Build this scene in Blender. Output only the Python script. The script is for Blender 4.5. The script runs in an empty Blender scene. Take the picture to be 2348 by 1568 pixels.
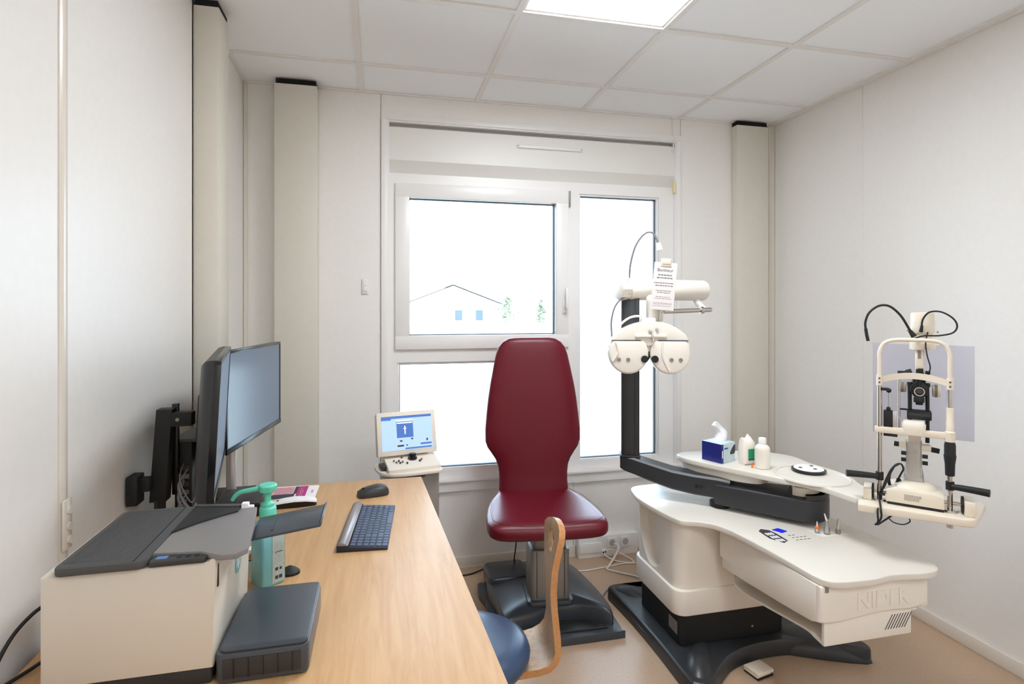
import bpy, bmesh, math, random
from mathutils import Vector, Matrix
random.seed(7)
R = math.radians
scene = bpy.context.scene
COL = scene.collection

# ------------------------------------------------------------------ camera
cam_data = bpy.data.cameras.new('camera')
cam_data.sensor_fit = 'HORIZONTAL'
cam_data.sensor_width = 36.0
cam_data.lens = 36.0 * 1291.0 / 2348.0
cam_data.shift_y = -(784 - 706) / 2348.0
cam_data.clip_start = 0.05
cam_data.clip_end = 500
cam = bpy.data.objects.new('camera', cam_data)
cam.location = (0, 0, 1.388)
cam.rotation_euler = (R(90), 0, R(-13.25))
COL.objects.link(cam)
scene.camera = cam

# ------------------------------------------------------------------ daylight (bright white overcast sky)
world = bpy.data.worlds.new('overcast_sky')
scene.world = world
world.use_nodes = True
bg = world.node_tree.nodes['Background']
bg.inputs['Color'].default_value = (0.62, 0.81, 1.0, 1)
bg.inputs['Strength'].default_value = 7.8
LED_STRENGTH = 28.5
LED_COLOR = (0.925, 0.965, 1.0)

# ------------------------------------------------------------------ exposure
scene.view_settings.view_transform = 'Standard'
scene.view_settings.look = 'None'
scene.view_settings.gamma = 1.0
scene.view_settings.use_curve_mapping = False
scene.view_settings.exposure = 0.0
scene.cycles.use_denoising = True
scene.cycles.max_bounces = 12
scene.cycles.diffuse_bounces = 10
scene.cycles.glossy_bounces = 4
scene.cycles.transparent_max_bounces = 12
scene.cycles.caustics_reflective = False
scene.cycles.caustics_refractive = False
scene.cycles.sample_clamp_indirect = 6.0

# ------------------------------------------------------------------ materials
def lin(c):
    out = []
    for v in c:
        v = v / 255.0
        out.append(v / 12.92 if v <= 0.04045 else ((v + 0.055) / 1.055) ** 2.4)
    return tuple(out) + (1.0,)

def mat(name, rgb, rough=0.5, metal=0.0, bump=0.0, scale=300.0, var=0.04, spec=0.5, coat=0.0, emit=0.0, emit_rgb=None, trans=0.0):
    m = bpy.data.materials.new(name)
    m.use_nodes = True
    nt = m.node_tree
    p = nt.nodes['Principled BSDF']
    c = lin(rgb)
    tc = nt.nodes.new('ShaderNodeTexCoord')
    nz = nt.nodes.new('ShaderNodeTexNoise')
    nz.inputs['Scale'].default_value = scale
    nz.inputs['Detail'].default_value = 3
    nt.links.new(tc.outputs['Object'], nz.inputs['Vector'])
    rp = nt.nodes.new('ShaderNodeValToRGB')
    rp.color_ramp.elements[0].position = 0.3
    rp.color_ramp.elements[1].position = 0.7
    rp.color_ramp.elements[0].color = tuple(v * (1 - var) for v in c[:3]) + (1,)
    rp.color_ramp.elements[1].color = tuple(min(1, v * (1 + var)) for v in c[:3]) + (1,)
    nt.links.new(nz.outputs['Fac'], rp.inputs['Fac'])
    nt.links.new(rp.outputs['Color'], p.inputs['Base Color'])
    p.inputs['Roughness'].default_value = rough
    p.inputs['Metallic'].default_value = metal
    p.inputs['Specular IOR Level'].default_value = spec
    p.inputs['Coat Weight'].default_value = coat
    p.inputs['Coat Roughness'].default_value = 0.15
    p.inputs['Transmission Weight'].default_value = trans
    if emit > 0:
        p.inputs['Emission Color'].default_value = lin(emit_rgb or rgb)
        p.inputs['Emission Strength'].default_value = emit
    if bump > 0:
        b = nt.nodes.new('ShaderNodeBump')
        b.inputs['Strength'].default_value = bump
        b.inputs['Distance'].default_value = 0.002
        nt.links.new(nz.outputs['Fac'], b.inputs['Height'])
        nt.links.new(b.outputs['Normal'], p.inputs['Normal'])
    return m

def sheet_mat(name, tint, gloss_rough=0.03, haze=0.0, haze_rgb=(200, 200, 225), ior=1.45):
    m = bpy.data.materials.new(name)
    m.use_nodes = True
    nt = m.node_tree
    for n in list(nt.nodes):
        nt.nodes.remove(n)
    out = nt.nodes.new('ShaderNodeOutputMaterial')
    tr = nt.nodes.new('ShaderNodeBsdfTransparent'); tr.inputs['Color'].default_value = tint + (1,)
    gl = nt.nodes.new('ShaderNodeBsdfGlossy'); gl.inputs['Roughness'].default_value = gloss_rough
    df = nt.nodes.new('ShaderNodeBsdfDiffuse'); df.inputs['Color'].default_value = lin(haze_rgb)
    fr = nt.nodes.new('ShaderNodeFresnel'); fr.inputs['IOR'].default_value = ior
    m1 = nt.nodes.new('ShaderNodeMixShader'); m1.inputs['Fac'].default_value = haze
    m2 = nt.nodes.new('ShaderNodeMixShader')
    nt.links.new(tr.outputs[0], m1.inputs[1]); nt.links.new(df.outputs[0], m1.inputs[2])
    nt.links.new(fr.outputs[0], m2.inputs['Fac'])
    nt.links.new(m1.outputs[0], m2.inputs[1]); nt.links.new(gl.outputs[0], m2.inputs[2])
    nt.links.new(m2.outputs[0], out.inputs['Surface'])
    return m

def wood_mat(name, rgb_a, rgb_b, rough=0.35, stretch=(30, 2.2, 30), knots=True):
    m = bpy.data.materials.new(name)
    m.use_nodes = True
    nt = m.node_tree
    p = nt.nodes['Principled BSDF']
    tc = nt.nodes.new('ShaderNodeTexCoord')
    mp = nt.nodes.new('ShaderNodeMapping'); mp.inputs['Scale'].default_value = stretch
    n1 = nt.nodes.new('ShaderNodeTexNoise'); n1.inputs['Scale'].default_value = 1.6; n1.inputs['Detail'].default_value = 8
    n1.inputs['Roughness'].default_value = 0.65; n1.inputs['Distortion'].default_value = 0.7
    n2 = nt.nodes.new('ShaderNodeTexNoise'); n2.inputs['Scale'].default_value = 2.2; n2.inputs['Detail'].default_value = 2
    r1 = nt.nodes.new('ShaderNodeValToRGB')
    r1.color_ramp.elements[0].position = 0.32; r1.color_ramp.elements[0].color = lin(rgb_a)
    r1.color_ramp.elements[1].position = 0.62; r1.color_ramp.elements[1].color = lin(rgb_b)
    mx = nt.nodes.new('ShaderNodeMix'); mx.data_type = 'RGBA'; mx.blend_type = 'MULTIPLY'
    r2 = nt.nodes.new('ShaderNodeValToRGB')
    r2.color_ramp.elements[0].position = 0.3; r2.color_ramp.elements[0].color = (0.82, 0.80, 0.78, 1)
    r2.color_ramp.elements[1].position = 0.7; r2.color_ramp.elements[1].color = (1, 1, 1, 1)
    mx.inputs['Factor'].default_value = 0.8
    nt.links.new(tc.outputs['Object'], mp.inputs['Vector'])
    nt.links.new(mp.outputs['Vector'], n1.inputs['Vector'])
    nt.links.new(tc.outputs['Object'], n2.inputs['Vector'])
    nt.links.new(n1.outputs['Fac'], r1.inputs['Fac'])
    nt.links.new(n2.outputs['Fac'], r2.inputs['Fac'])
    nt.links.new(r1.outputs['Color'], mx.inputs[6]); nt.links.new(r2.outputs['Color'], mx.inputs[7])
    nt.links.new(mx.outputs[2], p.inputs['Base Color'])
    p.inputs['Roughness'].default_value = rough
    p.inputs['Specular IOR Level'].default_value = 0.32
    b = nt.nodes.new('ShaderNodeBump'); b.inputs['Strength'].default_value = 0.08; b.inputs['Distance'].default_value = 0.001
    nt.links.new(n1.outputs['Fac'], b.inputs['Height']); nt.links.new(b.outputs['Normal'], p.inputs['Normal'])
    return m

wall_paint = mat('wall panel laminate', (233, 231, 228), 0.38, bump=0.02, scale=40, var=0.012, spec=0.35)
strip_paint = mat('joint strip lacquer', (222, 215, 205), 0.22, var=0.01)
column_paint = mat('column cover lacquer', (212, 208, 197), 0.42, var=0.012, scale=30)
tile_white = mat('mineral ceiling tile', (243, 246, 250), 0.85, bump=0.06, scale=500, var=0.015)
bar_white = mat('ceiling grid metal', (232, 230, 227), 0.45, var=0.01)
void_black = mat('ceiling gap black', (12, 11, 10), 0.9)
pvc_white = mat('window pvc', (232, 231, 230), 0.3, var=0.008)
shutter_white = mat('shutter box pvc', (226, 225, 221), 0.4, var=0.01)
gasket_black = mat('glazing gasket', (28, 36, 48), 0.5)
lino = mat('beige vinyl floor', (178, 152, 128), 0.32, bump=0.05, scale=90, var=0.05)
plinth_white = mat('plinth', (222, 216, 206), 0.4, var=0.01)
plastic_white = mat('cream medical plastic', (233, 228, 219), 0.35, var=0.008, scale=20)
plastic_cream = mat('slit lamp cream enamel', (230, 220, 203), 0.3, var=0.008, scale=20)
top_white = mat('white table laminate', (222, 217, 208), 0.28, var=0.006, scale=20)
plastic_body = mat('printer body plastic', (204, 197, 185), 0.45, bump=0.02, scale=800, var=0.012)
charcoal = mat('charcoal plastic', (66, 66, 66), 0.55, bump=0.05, scale=900)
charcoal_dark = mat('dark grey plastic', (44, 44, 46), 0.45, bump=0.03, scale=900)
arm_black = mat('arm black lacquer', (44, 46, 50), 0.42, var=0.03)
unit_base = mat('unit base dark plastic', (46, 48, 51), 0.36, bump=0.03, scale=700)
base_black = mat('base dark plastic', (62, 67, 74), 0.27, bump=0.03, scale=700)
black_gloss = mat('black gloss plastic', (14, 14, 16), 0.22)
black_matte = mat('black matte plastic', (17, 17, 18), 0.6)
black_rubber = mat('black cable sheath', (15, 15, 17), 0.5)
grey_tray = mat('grey tray plastic', (122, 119, 118), 0.42, var=0.02)
smoke_blue = mat('smoked tray plastic', (62, 68, 76), 0.3, var=0.03)
metal_chrome = mat('chrome', (205, 200, 194), 0.22, metal=1.0, var=0.02)
metal_grey = mat('grey painted steel', (142, 138, 134), 0.38, metal=0.35, var=0.02)
metal_silver = mat('silver tube', (200, 198, 200), 0.3, metal=0.7, var=0.02)
vinyl_red = mat('burgundy vinyl', (98, 8, 27), 0.36, bump=0.12, scale=420, var=0.05, spec=0.36)
stool_blue = mat('dark blue stool vinyl', (46, 66, 96), 0.32, bump=0.06, scale=400, var=0.04)
desk_wood = wood_mat('oak laminate', (196, 152, 104), (210, 170, 124), 0.42)
ply_face = wood_mat('beech veneer', (172, 142, 112), (200, 172, 142), 0.35, stretch=(40, 40, 3))
ply_edge = mat('beech ply edge', (196, 140, 88), 0.5, bump=0.1, scale=150, var=0.12)
turquoise = mat('turquoise plastic', (100, 205, 180), 0.32, var=0.02)
turquoise_liquid = mat('turquoise dispenser bottle', (124, 196, 208), 0.25, var=0.02)
label_grey = mat('pale label print', (178, 196, 196), 0.5, var=0.12, scale=250)
paper_white = mat('white paper', (238, 236, 238), 0.7, var=0.01)
card_paper = mat('card paper', (226, 220, 220), 0.6, var=0.01)
print_dark = mat('dark print', (58, 55, 62), 0.6, var=0.15, scale=500)
print_grey = mat('grey print', (120, 115, 120), 0.6)
print_magenta = mat('magenta print', (176, 30, 120), 0.5, var=0.06)
print_pink = mat('pink photo print', (205, 150, 160), 0.5, var=0.25, scale=120)
print_orange = mat('orange print', (226, 150, 100), 0.5)
print_blue = mat('blue print', (32, 60, 150), 0.4)
box_blue = mat('dark blue carton', (22, 34, 120), 0.38, var=0.06, scale=60)
box_pale = mat('pale blue carton', (196, 216, 222), 0.45, var=0.12, scale=45)
tissue_white = mat('tissue paper', (242, 243, 248), 0.9, bump=0.1, scale=200, var=0.01)
wipe_white = mat('soft pack film', (238, 232, 224), 0.4, bump=0.2, scale=60, var=0.02)
label_green = mat('green label', (20, 160, 112), 0.45, var=0.05, scale=80)
bottle_white = mat('milky bottle plastic', (236, 230, 220), 0.35, var=0.01)
orange_tip = mat('orange cap', (240, 120, 40), 0.4)
clear_plastic = sheet_mat('clear plastic', (0.93, 0.93, 0.94), 0.1, 0.25, (235, 232, 228))
shield_mat = sheet_mat('acrylic shield', (0.93, 0.93, 0.98), 0.05, 0.22, (206, 207, 226))
window_glass = sheet_mat('window glass', (0.97, 0.98, 0.98), 0.0, 0.0)
screen_mat = mat('monitor panel', (52, 58, 70), 0.22, var=0.01, scale=3, emit=0.22, emit_rgb=(150, 180, 214))
ui_pale = mat('console screen pale', (150, 180, 215), 0.3, emit=0.55, emit_rgb=(185, 212, 240))
ui_blue = mat('console screen blue', (60, 100, 170), 0.3, emit=0.45, emit_rgb=(70, 116, 186))
ui_white = mat('console screen white', (220, 228, 240), 0.3, emit=0.7, emit_rgb=(228, 236, 248))
console_cream = mat('console cream plastic', (226, 218, 206), 0.4, var=0.01)
console_grey = mat('console stand grey', (136, 129, 123), 0.45, var=0.02)
key_reflection_tint = mat('keycap', (66, 84, 112), 0.28, var=0.03)  # blue tint of reflected light put into the keycap colour
kbd_body = mat('keyboard deck', (30, 36, 50), 0.35)
kbd_silver = mat('keyboard hinge bar', (150, 142, 142), 0.3, metal=0.3)
logo_teal = mat('teal mark', (92, 170, 176), 0.4)
lens_dark = mat('lens glass', (10, 14, 32), 0.05, coat=1.0)
led_dot = mat('status light', (90, 150, 220), 0.4, emit=0.8)
cable_white = mat('white cable sheath', (226, 221, 214), 0.45)
cable_grey = mat('grey cable sheath', (120, 118, 124), 0.45)
yellow_tag = mat('yellowed plastic', (226, 214, 160), 0.5)
led_diff = mat('led diffuser', (255, 255, 255), 0.5, emit=LED_STRENGTH)
led_diff.node_tree.nodes['Principled BSDF'].inputs['Emission Color'].default_value = LED_COLOR + (1,)
ext_ground = mat('pale gravel yard', (214, 210, 200), 0.9, var=0.1, scale=3)
ext_wall = mat('white render', (240, 240, 238), 0.8)
ext_roof = mat('pale roof', (228, 226, 226), 0.8, var=0.1, scale=4)
ext_pane = mat('dark house window', (86, 100, 112), 0.2)
ext_leaf = mat('tree leaves', (168, 174, 146), 0.8, var=0.3, scale=2)
ext_bark = mat('tree bark', (205, 200, 192), 0.9)

# ------------------------------------------------------------------ geometry helpers
def smooth_path(pts, sub=8):
    pts = [Vector(p) for p in pts]
    if len(pts) < 3:
        return pts
    out = []
    for i in range(len(pts) - 1):
        p0 = pts[max(i - 1, 0)]; p1 = pts[i]; p2 = pts[i + 1]; p3 = pts[min(i + 2, len(pts) - 1)]
        for k in range(sub):
            t = k / sub
            out.append(0.5 * ((2 * p1) + (p2 - p0) * t + (2 * p0 - 5 * p1 + 4 * p2 - p3) * t * t + (3 * p1 - p0 - 3 * p2 + p3) * t ** 3))
    out.append(pts[-1])
    return out

class G:
    """collects shapes into one mesh"""
    def __init__(self):
        self.bm = bmesh.new()
    def _merge(self, t, M=None):
        if M is not None:
            bmesh.ops.transform(t, matrix=M, verts=t.verts)
        bmesh.ops.recalc_face_normals(t, faces=t.faces)
        me = bpy.data.meshes.new('tmp'); t.to_mesh(me); t.free()
        self.bm.from_mesh(me); bpy.data.meshes.remove(me)
        return self
    def box(self, x0, x1, y0, y1, z0, z1, bev=0.0, seg=2, M=None):
        t = bmesh.new()
        bmesh.ops.create_cube(t, size=1)
        for v in t.verts:
            v.co = Vector(((x0 + x1) / 2 + v.co.x * (x1 - x0), (y0 + y1) / 2 + v.co.y * (y1 - y0), (z0 + z1) / 2 + v.co.z * (z1 - z0)))
        if bev > 0:
            bmesh.ops.bevel(t, geom=list(t.edges), offset=bev, segments=seg, affect='EDGES', profile=0.5)
        return self._merge(t, M)
    def prism(self, poly, a, b, plane='xy', bev=0.0, seg=2, top=None, M=None):
        t = bmesh.new()
        def co(p, h):
            if plane == 'xy': return Vector((p[0], p[1], h))
            if plane == 'xz': return Vector((p[0], h, p[1]))
            return Vector((h, p[0], p[1]))
        n = len(poly)
        lo = [t.verts.new(co(p, a)) for p in poly]
        hi = [t.verts.new(co(p, b)) for p in (top or poly)]
        f1 = t.faces.new(lo); f2 = t.faces.new(hi)
        for i in range(n):
            t.faces.new((lo[i], lo[(i + 1) % n], hi[(i + 1) % n], hi[i]))
        if bev > 0:
            es = set(f1.edges) | set(f2.edges)
            bmesh.ops.recalc_face_normals(t, faces=t.faces)
            bmesh.ops.bevel(t, geom=list(es), offset=bev, segments=seg, affect='EDGES', profile=0.5, clamp_overlap=True)
        bmesh.ops.triangulate(t, faces=[f for f in t.faces if len(f.verts) > 4])
        return self._merge(t, M)
    def loft(self, rings, cap=True, closed=True, M=None):
        t = bmesh.new()
        vs = [[t.verts.new(Vector(p)) for p in r] for r in rings]
        n = len(rings[0])
        for i in range(len(rings) - 1):
            for j in range(n if closed else n - 1):
                k = (j + 1) % n
                t.faces.new((vs[i][j], vs[i][k], vs[i + 1][k], vs[i + 1][j]))
        if cap and closed:
            t.faces.new(vs[0]); t.faces.new(vs[-1])
        return self._merge(t, M)
    def cyl(self, p0, p1, r0, r1=None, n=20, bev=0.0, M=None):
        p0 = Vector(p0); p1 = Vector(p1); r1 = r0 if r1 is None else r1
        d = (p1 - p0); L = d.length; d.normalize()
        u = d.orthogonal().normalized(); w = d.cross(u)
        def ring(c, r):
            return [c + u * (r * math.cos(2 * math.pi * i / n)) + w * (r * math.sin(2 * math.pi * i / n)) for i in range(n)]
        if bev > 0:
            rings = [ring(p0, r0 - bev), ring(p0 + d * bev * 0.3, r0 - bev * 0.3), ring(p0 + d * bev, r0), ring(p1 - d * bev, r1), ring(p1 - d * bev * 0.3, r1 - bev * 0.3), ring(p1, r1 - bev)]
        else:
            rings = [ring(p0, r0), ring(p1, r1)]
        return self.loft(rings, M=M)
    def tube(self, pts, r, n=8, sub=8, M=None):
        P = smooth_path(pts, sub)
        m = len(P)
        rings = []
        u = None
        for i, p in enumerate(P):
            d = (P[min(i + 1, m - 1)] - P[max(i - 1, 0)])
            if d.length < 1e-9: d = Vector((0, 0, 1))
            d.normalize()
            u = d.orthogonal().normalized() if u is None else (u - d * u.dot(d)).normalized()
            w = d.cross(u)
            rr = r[0] + (r[1] - r[0]) * i / (m - 1) if isinstance(r, tuple) else r
            rings.append([p + u * (rr * math.cos(2 * math.pi * k / n)) + w * (rr * math.sin(2 * math.pi * k / n)) for k in range(n)])
        return self.loft(rings, M=M)
    def lathe(self, prof, c=(0, 0, 0), n=28, M=None, sx=1.0, sy=1.0):
        rings = [[(c[0] + sx * r * math.cos(2 * math.pi * k / n), c[1] + sy * r * math.sin(2 * math.pi * k / n), c[2] + z) for k in range(n)] for r, z in prof]
        return self.loft(rings, M=M)
    def ball(self, c, r, n=16, M=None):
        rx, ry, rz = r if isinstance(r, tuple) else (r, r, r)
        t = bmesh.new()
        bmesh.ops.create_uvsphere(t, u_segments=n, v_segments=max(6, n // 2), radius=1)
        for v in t.verts:
            v.co = Vector((c[0] + v.co.x * rx, c[1] + v.co.y * ry, c[2] + v.co.z * rz))
        return self._merge(t, M)
    def text(self, s, size, depth, M, align='CENTER', shear=0.0, bold=0.0):
        cu = bpy.data.curves.new('t', 'FONT')
        cu.body = s; cu.size = size; cu.extrude = depth; cu.align_x = align; cu.align_y = 'CENTER'; cu.resolution_u = 3; cu.shear = shear; cu.offset = bold
        o = bpy.data.objects.new('t', cu); COL.objects.link(o)
        dg = bpy.context.evaluated_depsgraph_get()
        me = bpy.data.meshes.new_from_object(o.evaluated_get(dg))
        me.transform(M); self.bm.from_mesh(me)
        bpy.data.meshes.remove(me); bpy.data.objects.remove(o); bpy.data.curves.remove(cu)
        return self

WM = {}
def tag(o, label=None, cat=None, group=None, kind=None):
    if label: o['label'] = label
    if cat: o['category'] = cat
    if group: o['group'] = group
    if kind: o['kind'] = kind
    return o
def thing(name, label, cat, loc=(0, 0, 0), rotz=0.0, group=None):
    o = bpy.data.objects.new(name, None)
    o.empty_display_size = 0.05
    o.location = loc; o.rotation_euler = (0, 0, rotz)
    COL.objects.link(o)
    WM[o.name] = Matrix.Translation(Vector(loc)) @ Matrix.Rotation(rotz, 4, 'Z')
    return tag(o, label, cat, group)
def obj(name, g, material, parent=None, world=True, angle=38, label=None, smooth=True):
    """one mesh object; with world=True the shapes were given in world coordinates"""
    me = bpy.data.meshes.new(name)
    if parent is not None and world:
        bmesh.ops.transform(g.bm, matrix=WM[parent.name].inverted(), verts=g.bm.verts)
    g.bm.to_mesh(me); g.bm.free()
    me.materials.append(material)
    if smooth:
        me.shade_smooth(); me.set_sharp_from_angle(angle=R(angle))
    o = bpy.data.objects.new(name, me)
    COL.objects.link(o)
    WM[o.name] = Matrix.Identity(4)
    if parent is not None:
        o.parent = parent
        WM[o.name] = WM[parent.name]
    if label: o['label'] = label
    return o
def solo(name, g, material, label, cat, group=None, angle=38):
    """a thing that is one mesh: origin moved to its base centre"""
    xs = [v.co.x for v in g.bm.verts]; ys = [v.co.y for v in g.bm.verts]; zs = [v.co.z for v in g.bm.verts]
    c = Vector(((min(xs) + max(xs)) / 2, (min(ys) + max(ys)) / 2, min(zs)))
    bmesh.ops.translate(g.bm, vec=-c, verts=g.bm.verts)
    o = obj(name, g, material, angle=angle)
    o.location = c
    WM[o.name] = Matrix.Translation(c)
    return tag(o, label, cat, group)
def struct(name, g, material, angle=38):
    o = obj(name, g, material, angle=angle)
    o['kind'] = 'structure'
    return o
def copy_part(src, parent, offset):
    c = src.copy(); COL.objects.link(c); c.parent = parent
    c.location = offset
    WM[c.name] = WM[parent.name]
    return c
def super_ring(c, hw, ht, axis, n=36, e=3.2):
    """superellipse ring; axis 'z': ring lies in x-y, axis 'y': ring lies in x-z"""
    pts = []
    for k in range(n):
        a = 2 * math.pi * k / n
        ca, sa = math.cos(a), math.sin(a)
        u = hw * math.copysign(abs(ca) ** (2 / e), ca); v = ht * math.copysign(abs(sa) ** (2 / e), sa)
        pts.append((c[0] + u, c[1] + v, c[2]) if axis == 'z' else (c[0] + u, c[1], c[2] + v))
    return pts
def arc(cx, cy, r, a0, a1, n=6):
    return [(cx + r * math.cos(R(a0 + (a1 - a0) * i / n)), cy + r * math.sin(R(a0 + (a1 - a0) * i / n))) for i in range(n + 1)]
def round_rect(x0, x1, y0, y1, r, n=5):
    return arc(x1 - r, y0 + r, r, -90, 0, n) + arc(x1 - r, y1 - r, r, 0, 90, n) + arc(x0 + r, y1 - r, r, 90, 180, n) + arc(x0 + r, y0 + r, r, 180, 270, n)
def smooth_poly(pts, sub=5):
    P = [Vector((p[0], p[1], 0)) for p in pts]; n = len(P); out = []
    for i in range(n):
        p0, p1, p2, p3 = P[i - 1], P[i], P[(i + 1) % n], P[(i + 2) % n]
        for k in range(sub):
            t = k / sub
            q = 0.5 * ((2 * p1) + (p2 - p0) * t + (2 * p0 - 5 * p1 + 4 * p2 - p3) * t * t + (3 * p1 - p0 - 3 * p2 + p3) * t ** 3)
            out.append((q.x, q.y))
    return out
def inset(poly, d):
    n = len(poly); out = []
    area = sum(poly[i][0] * poly[(i + 1) % n][1] - poly[(i + 1) % n][0] * poly[i][1] for i in range(n))
    sgn = 1 if area > 0 else -1
    for i in range(n):
        a = Vector(poly[i - 1]); b = Vector(poly[i]); c = Vector(poly[(i + 1) % n])
        t = (c - a); t.normalize()
        out.append((b.x - sgn * t.y * d, b.y + sgn * t.x * d))
    return out

# ================================================================== ROOM
XL, XR, YB, YF, ZC = -0.65, 2.35, 3.0, -1.3, 2.5
fl = struct('floor', G().box(XL - 0.15, XR + 0.15, YF - 0.15, YB + 0.25, -0.08, 0.0), lino)
# left wall: laminate panels with a lacquered joint strip
wl = struct('wall_left', G().box(XL - 0.12, XL - 0.012, YF - 0.12, YB + 0.2, 0, 2.62), wall_paint)
for a, b in ((YF, 0.135), (0.165, 1.355), (1.385, 2.215), (2.36, 2.998)):
    obj('panel', G().box(XL - 0.012, XL, a, b, 0.0, ZC - 0.002, bev=0.0015, seg=1), wall_paint, wl)
for a in (0.135, 1.355):
    obj('joint_strip', G().prism([(a, XL - 0.012), (a, XL + 0.002), (a + 0.006, XL + 0.006), (a + 0.024, XL + 0.006), (a + 0.03, XL + 0.002), (a + 0.03, XL - 0.012)], 0.0, ZC - 0.002, M=Matrix(((0, 1, 0, 0), (1, 0, 0, 0), (0, 0, 1, 0), (0, 0, 0, 1)))), strip_paint, wl)
# right wall
wr = struct('wall_right', G().box(XR + 0.012, XR + 0.12, YF - 0.12, YB + 0.2, 0, 2.62), wall_paint)
for a, b in ((YF, -0.061), (-0.061, 1.138), (1.138, 2.337), (2.341, 2.998)):
    obj('panel', G().box(XR, XR + 0.012, a + 0.001, b - 0.001, 0.0, ZC - 0.002, bev=0.0015, seg=1), wall_paint, wr)
obj('joint_strip', G().box(XR - 0.003, XR + 0.004, 2.336, 2.343, 0.06, ZC - 0.002, bev=0.0008, seg=1), wall_paint, wr)
# wall behind the camera with a plain door
wf = struct('wall_front', G().box(XL - 0.12, XR + 0.12, YF - 0.12, YF, 0, 2.62), wall_paint)
dr = struct('door_1', G().box(1.2, 2.05, YF + 0.001, YF + 0.03, 0.005, 2.05, bev=0.003), pvc_white)
obj('door_handle', G().cyl((1.29, YF + 0.03, 1.02), (1.29, YF + 0.08, 1.02), 0.01).cyl((1.29, YF + 0.075, 1.02), (1.41, YF + 0.075, 1.02), 0.009), metal_chrome, dr)
# back wall round the window opening (opening x 0.03..1.70, z 0.42..2.40)
OX0, OX1, OZ0, OZ1 = 0.035, 1.697, 0.44, 2.392
wb = struct('wall_back', G().box(XL - 0.12, OX0, YB + 0.012, YB + 0.2, 0, 2.62).box(OX1, XR + 0.12, YB + 0.012, YB + 0.2, 0, 2.62).box(OX0, OX1, YB + 0.012, YB + 0.2, 0, OZ0).box(OX0, OX1, YB + 0.012, YB + 0.2, OZ1, 2.62), wall_paint)
for x0, x1, z0, z1 in ((XL, 0.006, 0, 2.498), (1.727, XR, 0, 2.498), (0.008, 1.725, 2.397, 2.498), (0.008, 1.06, 0, 0.41), (1.062, 1.725, 0, 0.41)):
    obj('panel', G().box(x0, x1, YB, YB + 0.012, z0, z1, bev=0.0015, seg=1), wall_paint, wb)
# pilaster covers in the corners
for i, (x0, x1, y0, y1) in enumerate(((-0.494, -0.297, 2.90, 2.999), (2.062, 2.275, 2.94, 2.999), (XL + 0.001, -0.564, 2.22, 2.358))):
    c = struct('trim_%d' % (i + 1), G().box(x0, x1, y0, y1, 0, 2.474, bev=0.004, seg=2), column_paint)
    obj('top_gap', G().box(x0 + 0.006, x1 - 0.006, y0 + 0.008, y1, 2.474, 2.499), void_black, c)
struct('trim_4', G().box(2.300, 2.348, 2.975, 2.999, 0, 2.498, bev=0.004), column_paint)
struct('trim_5', G().box(XL + 0.001, XL + 0.018, 2.982, 2.999, 0, 2.498, bev=0.003), column_paint)
# baseboards
struct('baseboard_back', G().box(-0.297, 1.068, YB - 0.014, YB - 0.0005, 0, 0.058, bev=0.003).box(-0.297, 1.068, YB - 0.018, YB - 0.0005, 0, 0.008), plinth_white)
struct('baseboard_right', G().box(XR - 0.012, XR - 0.0005, YF + 0.02, 2.94, 0, 0.058, bev=0.003), plinth_white)
struct('baseboard_left', G().box(XL + 0.0005, XL + 0.012, YF + 0.02, 2.215, 0, 0.058, bev=0.003), plinth_white)

# ceiling: slab, tiles and grid bars
ce = struct('ceiling', G().box(XL - 0.12, XR + 0.12, YF - 0.12, YB + 0.2, 2.56, 2.62), tile_white)
GX = [-0.693 + 0.6025 * k for k in range(6)]
GY = [2.66 - 0.6 * k for k in range(7)]
xs = [XL] + [x for x in GX if XL + 0.05 < x < XR - 0.02] + [XR]
ys = [YB] + [y for y in GY if YF + 0.05 < y] + [YF]
LIGHTS = ((0.512, 1.1145, 1.46, 2.06), (0.512, 1.1145, -0.94, -0.34))  # second panel is an added lamp, unseen behind the camera, for ambient light
for i in range(len(xs) - 1):
    for j in range(len(ys) - 1):
        xa, xb, ya, yb = xs[i], xs[i + 1], ys[j + 1], ys[j]
        mx, my = (xa + xb) / 2, (ya + yb) / 2
        if any(a < mx < b and c < my < d for a, b, c, d in LIGHTS):
            continue
        obj('ceiling_tile', G().box(xa + 0.004, xb - 0.004, ya + 0.004, yb - 0.004, 2.506, 2.522, bev=0.003, seg=1), tile_white, ce)
for x in xs[1:-1]:
    obj('grid_bar', G().box(x - 0.012, x + 0.012, YF, YB, 2.5, 2.5055).box(x - 0.001, x + 0.001, YF, YB, 2.5055, 2.54), bar_white, ce)
for y in ys[1:-1]:
    obj('cross_bar', G().box(XL, XR, y - 0.0115, y + 0.0115, 2.4995, 2.5050), bar_white, ce)
struct('trim_6', G().box(XL, XL + 0.02, YF, YB, 2.497, 2.5045).box(XR - 0.02, XR, YF, YB, 2.497, 2.5045).box(XL + 0.02, XR - 0.02, YB - 0.014, YB, 2.497, 2.5045), bar_white)
for k, (a, b, c, d) in enumerate(LIGHTS):
    t = thing('ceiling_light', ('square white LED panel set in the ceiling grid above the chair', 'added unseen LED panel in the ceiling behind the viewpoint, for ambient light')[k], 'ceiling light', ((a + b) / 2, (c + d) / 2, 2.506), group=None)
    obj('frame', G().box(a + 0.006, b - 0.006, c + 0.006, c + 0.022, 2.5065, 2.52).box(a + 0.006, b - 0.006, d - 0.022, d - 0.006, 2.5065, 2.52).box(a + 0.006, a + 0.022, c + 0.022, d - 0.022, 2.5065, 2.52).box(b - 0.022, b - 0.006, c + 0.022, d - 0.022, 2.5065, 2.52), bar_white, t)
    obj('diffuser', G().box(a + 0.022, b - 0.022, c + 0.022, d - 0.022, 2.509, 2.515), led_diff, t)

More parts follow.
